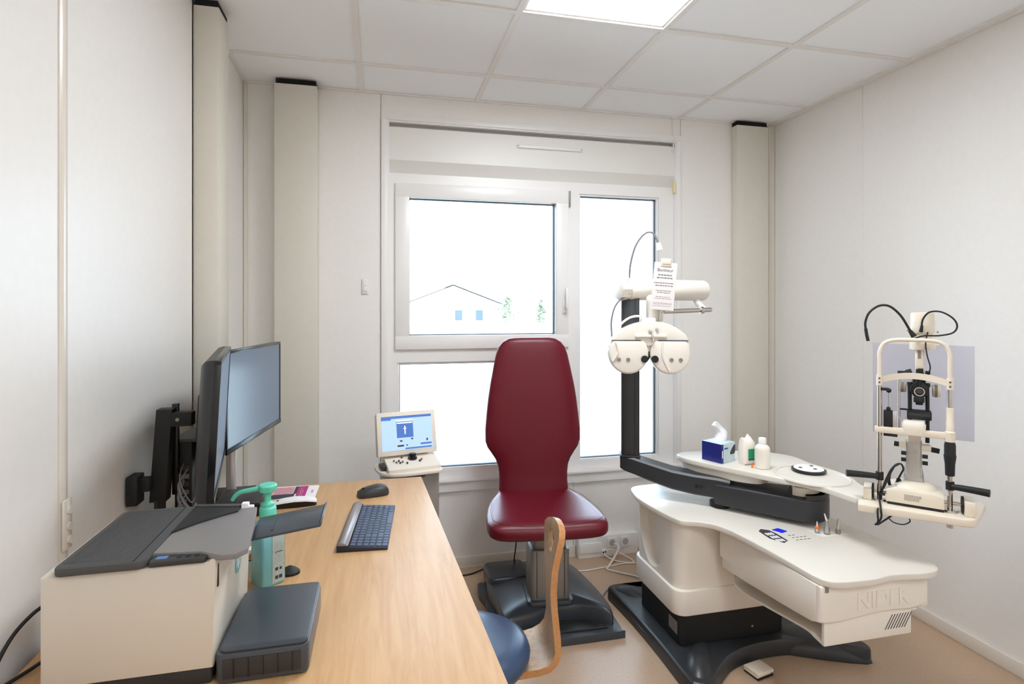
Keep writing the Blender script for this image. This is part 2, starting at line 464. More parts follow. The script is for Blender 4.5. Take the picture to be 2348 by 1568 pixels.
# ------------------------------------------------------------------ window with roller shutter box
w1 = struct('window_1', G().box(0.045, 1.69, 3.02, 3.085, 0.475, 0.52).box(0.045, 1.69, 3.02, 3.085, 2.035, 2.0975).box(0.045, 0.092, 3.02, 3.085, 0.52, 2.035).box(1.596, 1.69, 3.02, 3.085, 0.52, 2.035)
            .box(1.028, 1.102, 3.02, 3.085, 0.52, 2.035).box(0.092, 1.028, 3.02, 3.085, 1.10, 1.172), pvc_white)
def frame(x0, x1, z0, z1, w, y0, y1, bev=0.004):
    g = G()
    g.box(x0, x1, y0, y1, z0, z0 + w, bev).box(x0, x1, y0, y1, z1 - w, z1, bev)
    g.box(x0, x0 + w, y0, y1, z0 + w - bev, z1 - w + bev, bev).box(x1 - w, x1, y0, y1, z0 + w - bev, z1 - w + bev, bev)
    return g
sash = obj('sash', frame(0.08, 1.036, 1.168, 2.045, 0.074, 3.004, 3.075), pvc_white, w1)
for nm, (x0, x1, z0, z1) in (('a', (0.154, 0.962, 1.242, 1.971)), ('b', (0.092, 1.028, 0.52, 1.10)), ('c', (1.102, 1.596, 0.52, 2.035))):
    par = sash if nm == 'a' else w1
    if nm != 'a':
        obj('glazing_bead', frame(x0 - 0.001, x1 + 0.001, z0 - 0.001, z1 + 0.001, 0.011, 3.028, 3.06, 0.002), pvc_white, w1)
        x0 += 0.01; x1 -= 0.01; z0 += 0.01; z1 -= 0.01
    obj('gasket', frame(x0 - 0.002, x1 + 0.002, z0 - 0.002, z1 + 0.002, 0.006, 3.046, 3.07, 0.0), gasket_black, w1)
    obj('pane', G().box(x0, x1, 3.052, 3.056, z0, z1), window_glass, w1)
hd = obj('window_handle', G().box(0.998, 1.022, 2.992, 3.005, 1.36, 1.43, 0.003).cyl((1.010, 2.995, 1.395), (1.010, 2.962, 1.395), 0.008).box(1.002, 1.018, 2.955, 2.968, 1.385, 1.50, 0.004), pvc_white, w1)
obj('hinge_cover', G().box(1.036, 1.046, 3.0, 3.022, 1.955, 2.045, 0.002), metal_grey, w1)
# casing round the opening
struct('trim_7', frame(0.008, 1.725, 0.412, 2.396, 0.030, YB - 0.012, YB + 0.012, 0.002).box(0.034, 0.05, YB - 0.004, YB + 0.08, 0.44, 2.37).box(1.688, 1.704, YB - 0.004, YB + 0.08, 0.44, 2.37).box(0.05, 1.688, YB - 0.004, YB + 0.02, 2.357, 2.372), pvc_white)
struct('trim_8', G().box(0.012, 1.722, YB - 0.028, YB + 0.03, 0.462, 0.477, 0.004).box(0.012, 1.722, YB - 0.016, YB - 0.0125, 0.412, 0.462), pvc_white)
sb = thing('shutter_box', 'long white roller shutter box above the window', 'shutter box', (0.87, 3.0, 2.105))
obj('housing', G().prism([(3.004, 2.163), (3.004, 2.335), (3.10, 2.335), (3.10, 2.098), (3.052, 2.098)], 0.0495, 1.6885, plane='yz', bev=0.0015), shutter_white, sb, angle=15)
obj('back_lining', G().box(0.036, 1.696, 3.06, 3.12, 2.30, 2.392), shutter_white, sb)
obj('vent_strip', G().box(0.735, 1.115, 2.992, 3.0042, 2.266, 2.286, 0.004), pvc_white, sb)
for x in (0.742, 1.108):
    obj('screw', G().cyl((x, 2.9915, 2.276), (x, 2.9922, 2.276), 0.004, n=10), metal_grey, sb)
obj('strap_guide', G().box(1.674, 1.688, 2.985, 3.0, 2.06, 2.13, 0.002), yellow_tag, sb)
obj('cable', G().tube([(1.670, 2.992, 2.498), (1.668, 2.99, 2.43), (1.676, 2.99, 2.36), (1.67, 2.996, 2.30)], 0.003, n=6), cable_white, sb)

# light switch by the window
t = thing('wall_switch', 'small white rocker switch on the wall left of the window', 'switch', (-0.071, YB, 1.46))
obj('plate', G().box(-0.087, -0.055, YB - 0.009, YB - 0.0003, 1.46, 1.537, 0.003), pvc_white, t)
obj('rocker', G().box(-0.080, -0.062, YB - 0.013, YB - 0.009, 1.472, 1.50, 0.002).box(-0.080, -0.062, YB - 0.0115, YB - 0.009, 1.503, 1.526, 0.001), pvc_white, t)
# sockets on the left wall strip
t = thing('wall_outlet', 'narrow white outlet strip on the left wall above the printer', 'outlet', (XL, 1.368, 0.88))
obj('plate', G().box(XL + 0.0062, XL + 0.012, 1.354, 1.386, 0.88, 0.985, 0.002), strip_paint, t)
for z in (0.900, 0.928, 0.962):
    obj('button', G().cyl((XL + 0.012, 1.372, z), (XL + 0.016, 1.372, z), 0.009, n=14), strip_paint, t)
# floor socket trunking
t = thing('socket_trunking', 'white boxed socket trunking on the back wall above the floor', 'socket box', (1.24, YB, 0))
obj('body', G().box(1.07, 1.425, 2.94, 2.9995, 0.0, 0.118, 0.003), pvc_white, t)
obj('cover', G().box(1.075, 1.20, 2.934, 2.94, 0.03, 0.085, 0.002), pvc_white, t)
for x in (1.265, 1.345):
    s = obj('socket', G().box(x - 0.028, x + 0.028, 2.932, 2.94, 0.048, 0.106, 0.003), pvc_white, t)
    obj('socket_well', G().cyl((x, 2.9305, 0.078), (x, 2.932, 0.078), 0.018, n=18), mat('socket well grey', (178, 174, 168), 0.5), s)
d = obj('data_port', G().box(1.205, 1.245, 2.934, 2.94, 0.012, 0.045, 0.002), pvc_white, t)
obj('port_hole', G().box(1.209, 1.217, 2.933, 2.934, 0.024, 0.032).box(1.222, 1.230, 2.933, 2.934, 0.026, 0.034).box(1.214, 1.224, 2.933, 2.934, 0.014, 0.020), black_matte, d)
solo('power_cable', G().tube([(1.275, 2.925, 0.075), (1.285, 2.89, 0.07), (1.25, 2.86, 0.035), (1.19, 2.81, 0.006), (1.175, 2.785, 0.005), (1.22, 2.74, 0.005), (1.30, 2.66, 0.005), (1.33, 2.56, 0.005)], 0.005), cable_white, 'thick white power cable running from the wall socket to the examination unit', 'cable')
solo('data_cable', G().tube([(1.215, 2.928, 0.02), (1.23, 2.90, 0.012), (1.27, 2.86, 0.004), (1.34, 2.83, 0.004), (1.35, 2.87, 0.004), (1.30, 2.90, 0.03), (1.25, 2.905, 0.055), (1.23, 2.91, 0.045)], 0.0035), cable_white, 'thin white cable looped in front of the socket trunking', 'cable')
solo('floor_cable', G().tube([(1.40, 2.80, 0.004), (1.30, 2.83, 0.004), (1.18, 2.815, 0.004), (1.05, 2.80, 0.004), (0.98, 2.83, 0.004)], 0.0035), cable_white, 'thin white cable lying on the floor behind the red chair', 'cable')
solo('chair_cable', G().tube([(0.35, 2.90, 0.004), (0.46, 2.90, 0.004), (0.60, 2.965, 0.004), (0.75, 2.92, 0.004), (0.80, 2.87, 0.004)], 0.004), black_rubber, 'thin black cable along the floor by the back baseboard', 'cable')
solo('unit_cable', G().tube([(1.022, 2.50, 0.004), (1.05, 2.54, 0.004), (1.12, 2.60, 0.004), (1.25, 2.60, 0.004)], 0.0035), cable_grey, 'grey floor cable between the chair base and the examination unit', 'cable')

# ================================================================== DESK AND WHAT STANDS ON IT
ZD = 0.74
t = thing('desk', 'long oak-laminate desk along the left wall', 'desk', (-0.22, 1.35, 0))
obj('desk_top', G().prism([(-0.624, 0.55), (0.236, 0.55), (0.214, 1.0), (0.157, 2.188), (-0.624, 2.188)], ZD - 0.026, ZD, bev=0.002, seg=2), desk_wood, t)
obj('leg', G().box(-0.62, 0.08, 2.10, 2.125, 0, ZD - 0.0265, 0.002), pvc_white, t)
obj('leg', G().box(-0.62, 0.16, 0.62, 0.645, 0, ZD - 0.0265, 0.002), pvc_white, t)
obj('back_panel', G().box(-0.60, -0.582, 0.645, 2.10, 0.35, ZD - 0.0265, 0.002), pvc_white, t)

# ---- keyboard
def rot2(x, y, a):
    return (x * math.cos(a) - y * math.sin(a), x * math.sin(a) + y * math.cos(a))
t = thing('keyboard', 'slim dark keyboard with a silver hinge bar lying on the desk', 'keyboard', (-0.031, 1.715, ZD), R(-5))
obj('deck', G().prism([(-0.066, 0.0), (-0.066, 0.017), (-0.036, 0.017), (-0.034, 0.012), (0.067, 0.006), (0.067, 0.0)], -0.165, 0.165, plane='xz', bev=0.0015), kbd_body, t, world=False)
obj('hinge_bar', G().prism(arc(-0.052, 0.010, 0.0145, 200, -20, 10), -0.164, 0.164, plane='xz', bev=0.001).box(-0.052, -0.036, -0.164, 0.164, 0.012, 0.0185, 0.0015), kbd_silver, t, world=False)
slope = -0.006 / 0.101
first = None
rows = [(-0.0255, 17, 0), (-0.0085, 17, 0), (0.0085, 16, 0.004), (0.0255, 16, 0.002), (0.0425, 15, 0.006), (0.0585, 12, 0)]
for ri, (x, n, sh) in enumerate(rows):
    widths = [1.0] * n
    if ri == 5: widths = [1, 1, 1.2, 5.4, 1.2, 1, 1, 1, 1, 1, 1, 1]
    elif n < 17: widths[0] = 1 + (17 - n) * 0.5; widths[-4] = 1 + (17 - n) * 0.5
    tot = sum(widths); unit = 0.316 / tot; y = 0.158
    for wd in widths:
        L = unit * wd
        z = 0.012 + slope * (x + 0.034)
        kk = G().prism(round_rect(-0.0068, 0.0068, -L / 2 + 0.0016, L / 2 - 0.0016, 0.002, 2), 0.0, 0.0028, top=inset(round_rect(-0.0068, 0.0068, -L / 2 + 0.0016, L / 2 - 0.0016, 0.002, 2), -0.0 + 0.0007))
        key = (round(L, 5))
        if first is None: first = {}
        if key in first:
            kk.bm.free(); copy_part(first[key], t, (x, y - L / 2, z)).rotation_euler = (0, math.atan(-slope), 0)
        else:
            o = obj('key', kk, key_reflection_tint, t, world=False, smooth=False); o.location = (x, y - L / 2, z); o.rotation_euler = (0, math.atan(-slope), 0)
            first[key] = o
        y -= L

# ---- mouse
t = thing('computer_mouse', 'black computer mouse on the desk beyond the keyboard', 'mouse', (-0.022, 2.01, ZD), R(12))
rings = []
for x, hw, h in ((-0.052, 0.012, 0.010), (-0.050, 0.022, 0.016), (-0.038, 0.028, 0.022), (-0.015, 0.030, 0.029), (0.012, 0.031, 0.033), (0.034, 0.029, 0.031), (0.047, 0.024, 0.025), (0.053, 0.014, 0.016)):
    n = 18
    rings.append([(x, hw * math.copysign(abs(math.cos(math.pi * k / n)) ** 0.7, math.cos(math.pi * k / n)), 0.002 + h * abs(math.sin(math.pi * k / n)) ** 0.7) for k in range(n + 1)])
obj('shell', G().loft(rings), charcoal_dark, t, world=False)
obj('scroll_wheel', G().cyl((-0.032, -0.004, 0.0235), (-0.032, 0.004, 0.0235), 0.006, n=14), black_matte, t, world=False)
obj('glide', G().box(-0.045, 0.045, -0.024, 0.024, 0, 0.003, 0.001), black_matte, t, world=False)

# ---- printer
t = thing('printer', 'cream and charcoal inkjet printer with its trays folded out on the desk', 'printer', (-0.405, 1.195, ZD))
obj('base', G().box(-0.525, -0.282, 1.065, 1.310, ZD, 0.772, 0.004), charcoal_dark, t)
body = obj('body', G().prism([(-0.532, 0.772), (-0.532, 0.952), (-0.285, 0.955), (-0.276, 0.962), (-0.272, 0.955), (-0.278, 0.772)], 1.055, 1.320, plane='xz', bev=0.004), plastic_body, t)
obj('side_slot', G().box(-0.2755, -0.2715, 1.065, 1.072, 0.905, 0.945, 0.0015), black_matte, body)
lg = obj('logo', G().cyl((-0.2795, 1.215, 0.885), (-0.2735, 1.215, 0.885), 0.022, n=24), logo_teal, t)
obj('lettering', G().text('hp', 0.03, 0.0004, Matrix.Translation((-0.2731, 1.215, 0.886)) @ Matrix.Rotation(R(90), 4, 'Z') @ Matrix.Rotation(R(90), 4, 'X'), shear=0.25), paper_white, lg)
lid = obj('lid', G().prism(round_rect(-0.512, -0.378, 1.045, 1.316, 0.015, 4), 0.955, 0.969, bev=0.003), charcoal, t)
for k in range(24):
    x = -0.502 + k * 0.0042
    obj('rib', G().box(x, x + 0.0018, 1.062, 1.304, 0.969, 0.9695), charcoal, lid)
obj('fold_line', G().box(-0.398, -0.395, 1.05, 1.312, 0.9689, 0.9696), black_matte, lid)
obj('control_panel', G().prism(round_rect(-0.376, -0.287, 1.05, 1.078, 0.006, 3), 0.955, 0.964, bev=0.002), charcoal_dark, t)
obj('display', G().box(-0.368, -0.350, 1.060, 1.073, 0.9638, 0.9646), mat('printer display', (70, 100, 150), 0.2, emit=0.12), t)
for k in range(3):
    obj('button', G().cyl((-0.332 + 0.014 * k, 1.063, 0.9635), (-0.332 + 0.014 * k, 1.063, 0.9648), 0.004, n=12), black_matte, t)
fd = obj('recess_shade', G().prism([(-0.377, 1.165), (-0.345, 1.205), (-0.312, 1.235), (-0.284, 1.257), (-0.284, 1.294), (-0.377, 1.312)], 0.956, 0.9715, bev=0.001), black_matte, t)  # flat black piece standing in for the shadowed recess beside the lid
obj('feeder_ledge', G().prism([(-0.377, 1.300), (-0.284, 1.281), (-0.284, 1.295), (-0.377, 1.313)], 0.9715, 0.9730, bev=0.0005), charcoal, fd)
obj('latch', G().box(-0.282, -0.268, 1.278, 1.292, 0.95, 0.978, 0.002).box(-0.269, -0.258, 1.280, 1.289, 0.955, 0.972, 0.002), paper_white, t)
tr = obj('paper_tray', G().prism([(-0.378, 1.08), (-0.30, 1.07), (-0.262, 1.045), (-0.240, 1.045), (-0.224, 1.065), (-0.236, 1.18), (-0.252, 1.283), (-0.30, 1.285), (-0.376, 1.26)], 0.9580, 0.9680, bev=0.002), grey_tray, t)
ex = obj('tray_extension', G().prism([(-0.243, 0.944), (-0.243, 0.948), (-0.116, 0.966), (-0.112, 0.971), (-0.109, 0.970), (-0.112, 0.961)], 1.155, 1.272, plane='xz', bev=0.0008), smoke_blue, t)
obj('extension_rib', G().box(-0.205, -0.203, 1.175, 1.252, 0.954, 0.9562), smoke_blue, ex)
ot = obj('output_tray', G().prism(round_rect(-0.274, -0.122, 1.052, 1.278, 0.012, 4), ZD + 0.004, 0.794, bev=0.003), smoke_blue, t)
obj('tray_lid', G().prism(round_rect(-0.268, -0.124, 1.055, 1.276, 0.012, 4), 0.794, 0.800, bev=0.002), smoke_blue, ot)
obj('side_window', G().box(-0.262, -0.135, 1.0505, 1.0525, 0.752, 0.785, 0.0008), charcoal_dark, ot)
for k in range(5):
    x = -0.245 + k * 0.024
    obj('side_rib', G().box(x, x + 0.0015, 1.0490, 1.0510, 0.752, 0.785), black_matte, ot)
solo('printer_cable', G().cyl((-0.533, 1.19, 0.852), (-0.557, 1.205, 0.849), 0.008, n=12).tube([(-0.553, 1.203, 0.85), (-0.585, 1.21, 0.847), (-0.61, 1.19, 0.835), (-0.625, 1.15, 0.81), (-0.625, 1.10, 0.77), (-0.60, 1.06, 0.745)], 0.0035), black_rubber, 'black plug and cable at the back of the printer', 'cable')
solo('network_cable', G().tube([(-0.533, 1.22, 0.785), (-0.56, 1.21, 0.765), (-0.60, 1.17, 0.748), (-0.63, 1.10, 0.745), (-0.635, 1.0, 0.745)], 0.0035), black_rubber, 'black cable curving over the desk behind the printer', 'cable')
solo('usb_cable', G().tube([(-0.533, 1.12, 0.775), (-0.55, 1.10, 0.752), (-0.58, 1.03, 0.745), (-0.60, 0.95, 0.745)], 0.003), black_rubber, 'lowest black cable at the desk corner behind the printer', 'cable')

# ---- two monitors set side by side in a shallow V
def monitor(name, label, a, b, z0, z1, tilt):
    a = Vector(a + (0,)); b = Vector(b + (0,))
    mid = (a + b) / 2; d = (b - a); L = d.length
    ang = math.atan2(d.y, d.x)          # local x runs along the screen, local -y faces the room
    t = thing(name, label, 'monitor', (mid.x, mid.y, z0), ang)
    Mt = Matrix.Rotation(R(-tilt), 4, 'X')
    h = z1 - z0
    obj('bezel', frame(-L / 2, L / 2, 0.0, h, 0.010, -0.004, 0.012, 0.001).box(-L / 2, L / 2, -0.0055, 0.0, 0.0, 0.016, 0.001), black_gloss, t, world=False)
    obj('screen', G().box(-L / 2 + 0.009, L / 2 - 0.009, -0.002, 0.008, 0.015, h - 0.009), screen_mat, t, world=False)
    rings = []
    for y, s in ((0.010, 1.0), (0.018, 0.995), (0.030, 0.95), (0.040, 0.80), (0.043, 0.70)):
        rings.append([(L / 2 * s * p[0], y, h / 2 + (h / 2) * (0.5 + 0.5 * s) * p[1]) for p in ((-1, -1), (1, -1), (1, 1), (-1, 1))])
    obj('rear_cover', G().loft(rings), charcoal_dark, t, world=False)
    obj('mount_boss', G().box(-0.06, 0.06, 0.04, 0.055, h / 2 - 0.06, h / 2 + 0.06, 0.004), black_matte, t, world=False)
    for ch in t.children:
        ch.data.transform(Mt)
    return t
near = monitor('monitor', 'nearer black monitor seen almost edge-on behind the printer', (-0.372, 1.402), (-0.474, 1.918), 0.935, 1.268, -3)
far = monitor('monitor', 'farther monitor with a pale blue screen at the end of the desk', (-0.470, 1.925), (-0.394, 2.440), 0.925, 1.252, 0)
t = thing('monitor_stand', 'silver tube stand under the farther monitor', 'monitor stand', (-0.497, 2.11, ZD))
obj('foot', G().box(-0.57, -0.43, 2.062, 2.18, ZD, ZD + 0.012, 0.003), charcoal_dark, t)
obj('pole', G().cyl((-0.497, 2.11, ZD + 0.012), (-0.497, 2.11, 0.945), 0.016, n=20), metal_silver, t)
obj('clamp', G().cyl((-0.497, 2.11, 0.945), (-0.497, 2.11, 0.975), 0.019, n=20, bev=0.002), black_gloss, t)
obj('upright', G().cyl((-0.497, 2.11, 0.975), (-0.497, 2.11, 1.09), 0.010, n=14).cyl((-0.497, 2.11, 1.088), (-0.487, 2.14, 1.088), 0.012, n=14), black_matte, t)
t = thing('monitor_mount', 'black articulated bracket behind the nearer monitor', 'bracket', (-0.60, 1.72, ZD))
obj('upright', G().prism([(-0.605, 0.862), (-0.565, 0.862), (-0.548, 1.112), (-0.588, 1.112)], 1.70, 1.745, plane='xz', bev=0.003), black_matte, t)
obj('cap_plate', G().box(-0.560, -0.545, 1.735, 1.75, 0.87, 1.122, 0.001), black_gloss, t)
obj('arm', G().box(-0.555, -0.500, 1.70, 1.735, 1.065, 1.103, 0.003), black_matte, t)
obj('arm_bolt', G().cyl((-0.535, 1.698, 1.084), (-0.535, 1.70, 1.084), 0.005, n=12), metal_grey, t)
obj('wall_block', G().box(-0.645, -0.618, 1.66, 1.71, 0.868, 0.945, 0.003).box(-0.62, -0.595, 1.675, 1.705, 0.90, 0.935, 0.002), black_matte, t)
obj('post', G().cyl((-0.585, 1.722, ZD), (-0.585, 1.722, 0.865), 0.014, n=16), black_matte, t)
t = thing('mini_computer', 'small black computer standing behind the nearer monitor', 'computer', (-0.535, 1.80, ZD))
obj('case', G().box(-0.56, -0.515, 1.755, 1.90, ZD, 1.01, 0.004), black_matte, t)
obj('top_plate', G().prism([(-0.565, 1.75), (-0.50, 1.75), (-0.49, 1.91), (-0.565, 1.91)], 1.01, 1.02, bev=0.002), charcoal, t)
for k in range(6):
    obj('port', G().box(-0.552 + 0.0, -0.523, 1.7535, 1.7555, 0.93 - k * 0.022, 0.942 - k * 0.022), metal_grey if k % 2 else charcoal, t)
rnd = random.Random(3); g = G()
for k in range(11):
    y = 1.735 - rnd.random() * 0.02
    z = 0.95 - 0.016 * k
    g.tube([(-0.525 - 0.02 * rnd.random(), 1.752, z), (-0.535, y - 0.015, z - 0.03), (-0.52 + 0.010 * rnd.random(), y - 0.03, max(z - 0.07, 0.766)), (-0.505, y - 0.01, max(z - 0.10, 0.766)), (-0.500, 1.74, max(z - 0.05 - 0.05 * rnd.random(), 0.766))], 0.0018 + 0.001 * (k % 2), n=6)
tag(obj('cable_tangle', g, cable_grey, t), kind='stuff')
solo('monitor_cable', G().tube([(-0.585, 1.69, 0.87), (-0.575, 1.685, 0.81), (-0.555, 1.68, 0.752), (-0.50, 1.66, 0.746), (-0.46, 1.62, 0.746)], 0.004), black_rubber, 'thick black cable hanging under the monitor bracket down to the desk', 'cable')
solo('display_cable', G().tube([(-0.60, 1.66, 0.746), (-0.575, 1.655, 0.80), (-0.55, 1.66, 0.84), (-0.505, 1.67, 0.80), (-0.48, 1.68, 0.775), (-0.47, 1.72, 0.76)], 0.0035), black_rubber, 'black cable arching beside the small black computer', 'cable')

# ---- black desk unit, leaflets, handset
t = thing('desk_device', 'flat black desk device beside the green pump bottle', 'device', (-0.43, 1.97, ZD))
obj('case', G().prism([(-0.50, 1.885), (-0.362, 1.885), (-0.375, 2.055), (-0.505, 2.055)], ZD, 0.779, bev=0.003), black_gloss, t)
obj('top_panel', G().prism([(-0.497, 1.889), (-0.366, 1.889), (-0.378, 2.051), (-0.501, 2.051)], 0.779, 0.781, bev=0.0006), charcoal_dark, t)
for k in range(3):
    obj('indicator', G().box(-0.412 + k * 0.011, -0.406 + k * 0.011, 1.8835, 1.8852, 0.752 + 0.004 * k, 0.760 + 0.004 * k), led_dot, t)
t = thing('leaflet_stack', 'stack of leaflets with a magenta band on the desk', 'leaflets', (-0.285, 2.075, ZD))
def leaf_poly(d=0.0, s=0.0):
    return [(-0.36 + d, 2.012 + s), (-0.215 + d, 2.006 + s), (-0.213 + d, 2.142 + s), (-0.357 + d, 2.15 + s)]
for k in range(4):
    obj('leaflet', G().prism(leaf_poly(0.001 * (k % 3), 0.0012 * (k % 2)), ZD + 0.002 * k, ZD + 0.002 * k + 0.0017), print_dark if k < 2 else paper_white, t)
zt = ZD + 0.0079
obj('photo_print', G().box(-0.356, -0.292, 2.062, 2.138, zt, zt + 0.0004), print_pink, t)
obj('dark_print', G().box(-0.358, -0.284, 2.014, 2.06, zt, zt + 0.0004).box(-0.290, -0.278, 2.06, 2.14, zt, zt + 0.0004), print_dark, t)
obj('band_print', G().box(-0.279, -0.247, 2.012, 2.139, zt, zt + 0.0005), print_magenta, t)
obj('text_print', G().box(-0.232, -0.225, 2.06, 2.09, zt, zt + 0.0003).box(-0.268, -0.266, 2.03, 2.12, zt + 0.0005, zt + 0.0008).box(-0.261, -0.259, 2.03, 2.10, zt + 0.0005, zt + 0.0008), print_pink, t)
t = thing('telephone_handset', 'white-topped black handset lying in front of the leaflets', 'handset', (-0.27, 1.958, ZD), R(3))
rings = []; rings2 = []
for x, h, hw in ((-0.068, 0.010, 0.012), (-0.062, 0.014, 0.020), (-0.03, 0.018, 0.023), (0.0, 0.020, 0.0235), (0.035, 0.018, 0.022), (0.062, 0.013, 0.018), (0.068, 0.009, 0.010)):
    rings.append([(x, -hw, h), (x, -hw * 0.9, 0.001 + 0.0), (x, hw * 0.9, 0.001), (x, hw, h)])
    rings2.append([(x, -hw, h), (x, -hw * 0.92, h + 0.005), (x, hw * 0.92, h + 0.005), (x, hw, h)])
obj('lower_shell', G().loft(rings), black_gloss, t, world=False)
obj('upper_shell', G().loft(rings2), paper_white, t, world=False)
obj('earpiece', G().cyl((-0.052, 0.002, 0.0195), (-0.052, 0.002, 0.0215), 0.004, n=12), black_matte, t, world=False)

# ---- pump bottle, small pack and black object
t = thing('pump_bottle', 'turquoise hand sanitiser bottle with a long pump nozzle', 'bottle', (-0.257, 1.428, ZD), R(38))
obj('bottle_body', G().prism(round_rect(-0.028, 0.028, -0.028, 0.028, 0.006, 3), 0.0, 0.128, bev=0.003).loft([[(p[0] * s, p[1] * s, z) for p in round_rect(-0.028, 0.028, -0.028, 0.028, 0.006, 3)] for s, z in ((0.98, 0.127), (0.9, 0.138), (0.62, 0.147))]), turquoise_liquid, t, world=False)
lb = obj('label', G().box(0.0281, 0.0287, -0.026, 0.026, 0.006, 0.122).box(-0.004, 0.026, -0.0288, -0.0281, 0.006, 0.122), label_grey, t, world=False)
tag(obj('label_print', G().box(0.003, 0.010, -0.0292, -0.0288, 0.014, 0.022).box(0.012, 0.020, -0.0292, -0.0288, 0.014, 0.022).box(0.003, 0.010, -0.0292, -0.0288, 0.034, 0.041).box(0.014, 0.019, -0.0292, -0.0288, 0.034, 0.040).box(0.003, 0.021, -0.0292, -0.0288, 0.076, 0.0775), print_dark, lb, world=False), kind='stuff')
obj('pump_collar', G().lathe([(0.018, 0.143), (0.019, 0.145), (0.019, 0.176), (0.017, 0.179), (0.015, 0.18), (0.015, 0.187), (0.010, 0.19), (0.0075, 0.192), (0.0075, 0.214)], n=24), turquoise, t, world=False)
hd2 = obj('pump_head', G().lathe([(0.008, 0.212), (0.019, 0.216), (0.0205, 0.219), (0.0205, 0.229), (0.018, 0.232), (0.004, 0.233)], n=26), turquoise, t, world=False)
nz = Matrix.Rotation(R(-38), 4, 'Z')
obj('nozzle', G().tube([nz @ Vector(p) for p in ((-0.012, 0.0, 0.224), (-0.04, 0.004, 0.219), (-0.062, 0.008, 0.214), (-0.074, 0.010, 0.205), (-0.080, 0.011, 0.196))], (0.0062, 0.0045), n=12), turquoise, hd2, world=False)
t = thing('paper_pack', 'small white and orange paper pack behind the pump bottle', 'pack', (-0.30, 1.475, ZD), R(20))
obj('box', G().box(-0.022, 0.022, -0.012, 0.012, 0, 0.066, 0.001), paper_white, t, world=False)
obj('orange_band', G().box(0.004, 0.0225, -0.0125, -0.012, 0.008, 0.04).prism([(-0.021, 0.044), (0.0, 0.044), (0.021, 0.064), (0.0, 0.064)], -0.0125, -0.012, plane='xz'), print_orange, t, world=False)
obj('blue_line', G().box(-0.0215, 0.0215, -0.0127, -0.0125, 0.040, 0.043), print_blue, t, world=False)
solo('cable_grommet', G().loft([[(-0.225 + r * math.cos(a * math.pi / 8) + 0.012, 1.462 + 0.8 * r * math.sin(a * math.pi / 8), ZD + z) for a in range(16)] for r, z in ((0.024, 0.0), (0.024, 0.006), (0.016, 0.013), (0.004, 0.019))]), black_matte, 'black rounded plastic piece on the desk just behind the pump bottle', 'desk fitting')

# ---- refraction control console on its stand beyond the desk
t = thing('control_console', 'cream refraction console with a tilted colour screen', 'console', (0.125, 2.44, 0.712), R(11))
obj('panel_base', G().prism([(-0.075, 0.0), (0.085, 0.0), (0.085, 0.05), (-0.055, 0.022), (-0.075, 0.012)], -0.104, 0.118, plane='yz', bev=0.004), console_cream, t, world=False)
obj('knob', G().lathe([(0.019, 0.034), (0.019, 0.040), (0.015, 0.042), (0.014, 0.056), (0.004, 0.058)], (0.012, -0.005, 0), n=22), black_gloss, t, world=False)
for k, (x, y) in enumerate(((-0.062, -0.03), (-0.048, -0.038), (-0.036, -0.03), (-0.05, -0.02), (-0.07, -0.015), (0.036, -0.035), (0.046, -0.025), (-0.02, -0.045), (0.03, 0.02), (-0.03, 0.012))):
    obj('button', G().cyl((x, y, 0.026 + (y + 0.055) * 0.2 - 0.002), (x, y, 0.030 + (y + 0.055) * 0.2), 0.004, n=10), charcoal if k % 2 else print_grey, t, world=False)
Ms = Matrix.Translation((-0.002, 0.022, 0.046)) @ Matrix.Rotation(R(-14), 4, 'X') @ Matrix.Diagonal((1.12, 1, 1.03, 1))
sc = obj('display_case', G().box(-0.115, 0.115, -0.010, 0.014, 0.0, 0.178, 0.004, M=Ms).box(-0.115, -0.10, 0.005, 0.03, 0.0, 0.17, 0.003, M=Ms), console_cream, t, world=False)
obj('display_screen', G().box(-0.098, 0.098, -0.0112, -0.0102, 0.020, 0.160, M=Ms), ui_pale, sc, world=False)
obj('screen_window', G().box(-0.040, 0.024, -0.0117, -0.0112, 0.070, 0.136, M=Ms).box(-0.098, 0.098, -0.0117, -0.0112, 0.150, 0.160, M=Ms).box(0.05, 0.094, -0.0117, -0.0112, 0.036, 0.043, M=Ms).box(-0.01, 0.094, -0.0117, -0.0112, 0.022, 0.028, M=Ms).box(-0.098, -0.06, -0.0117, -0.0112, 0.144, 0.150, M=Ms), ui_blue, sc, world=False)
obj('screen_text', G().box(-0.038, 0.022, -0.0121, -0.0117, 0.128, 0.133, M=Ms).box(-0.010, -0.006, -0.0121, -0.0117, 0.084, 0.118, M=Ms).box(-0.014, -0.002, -0.0121, -0.0117, 0.106, 0.109, M=Ms).box(-0.04, 0.024, -0.0121, -0.0117, 0.138, 0.142, M=Ms), ui_white, sc, world=False)
obj('screen_icon', G().box(-0.03, -0.02, -0.0121, -0.0117, 0.054, 0.060, M=Ms).box(0.014, 0.022, -0.0121, -0.0117, 0.060, 0.066, M=Ms).box(-0.04, -0.015, -0.0121, -0.0117, 0.034, 0.041, M=Ms).box(-0.006, 0.0, -0.0121, -0.0117, 0.036, 0.041, M=Ms).box(0.074, 0.080, -0.0121, -0.0117, 0.050, 0.060, M=Ms), print_dark, sc, world=False)
obj('hinge', G().cyl((-0.09, 0.045, 0.05), (0.09, 0.045, 0.05), 0.012, n=14), console_cream, t, world=False)
obj('side_port', G().box(-0.125, -0.104, -0.03, 0.03, 0.004, 0.02, 0.002), charcoal_dark, t, world=False)
t = thing('console_stand', 'grey cabinet stand carrying the refraction console', 'stand', (0.125, 2.44, 0), R(9))
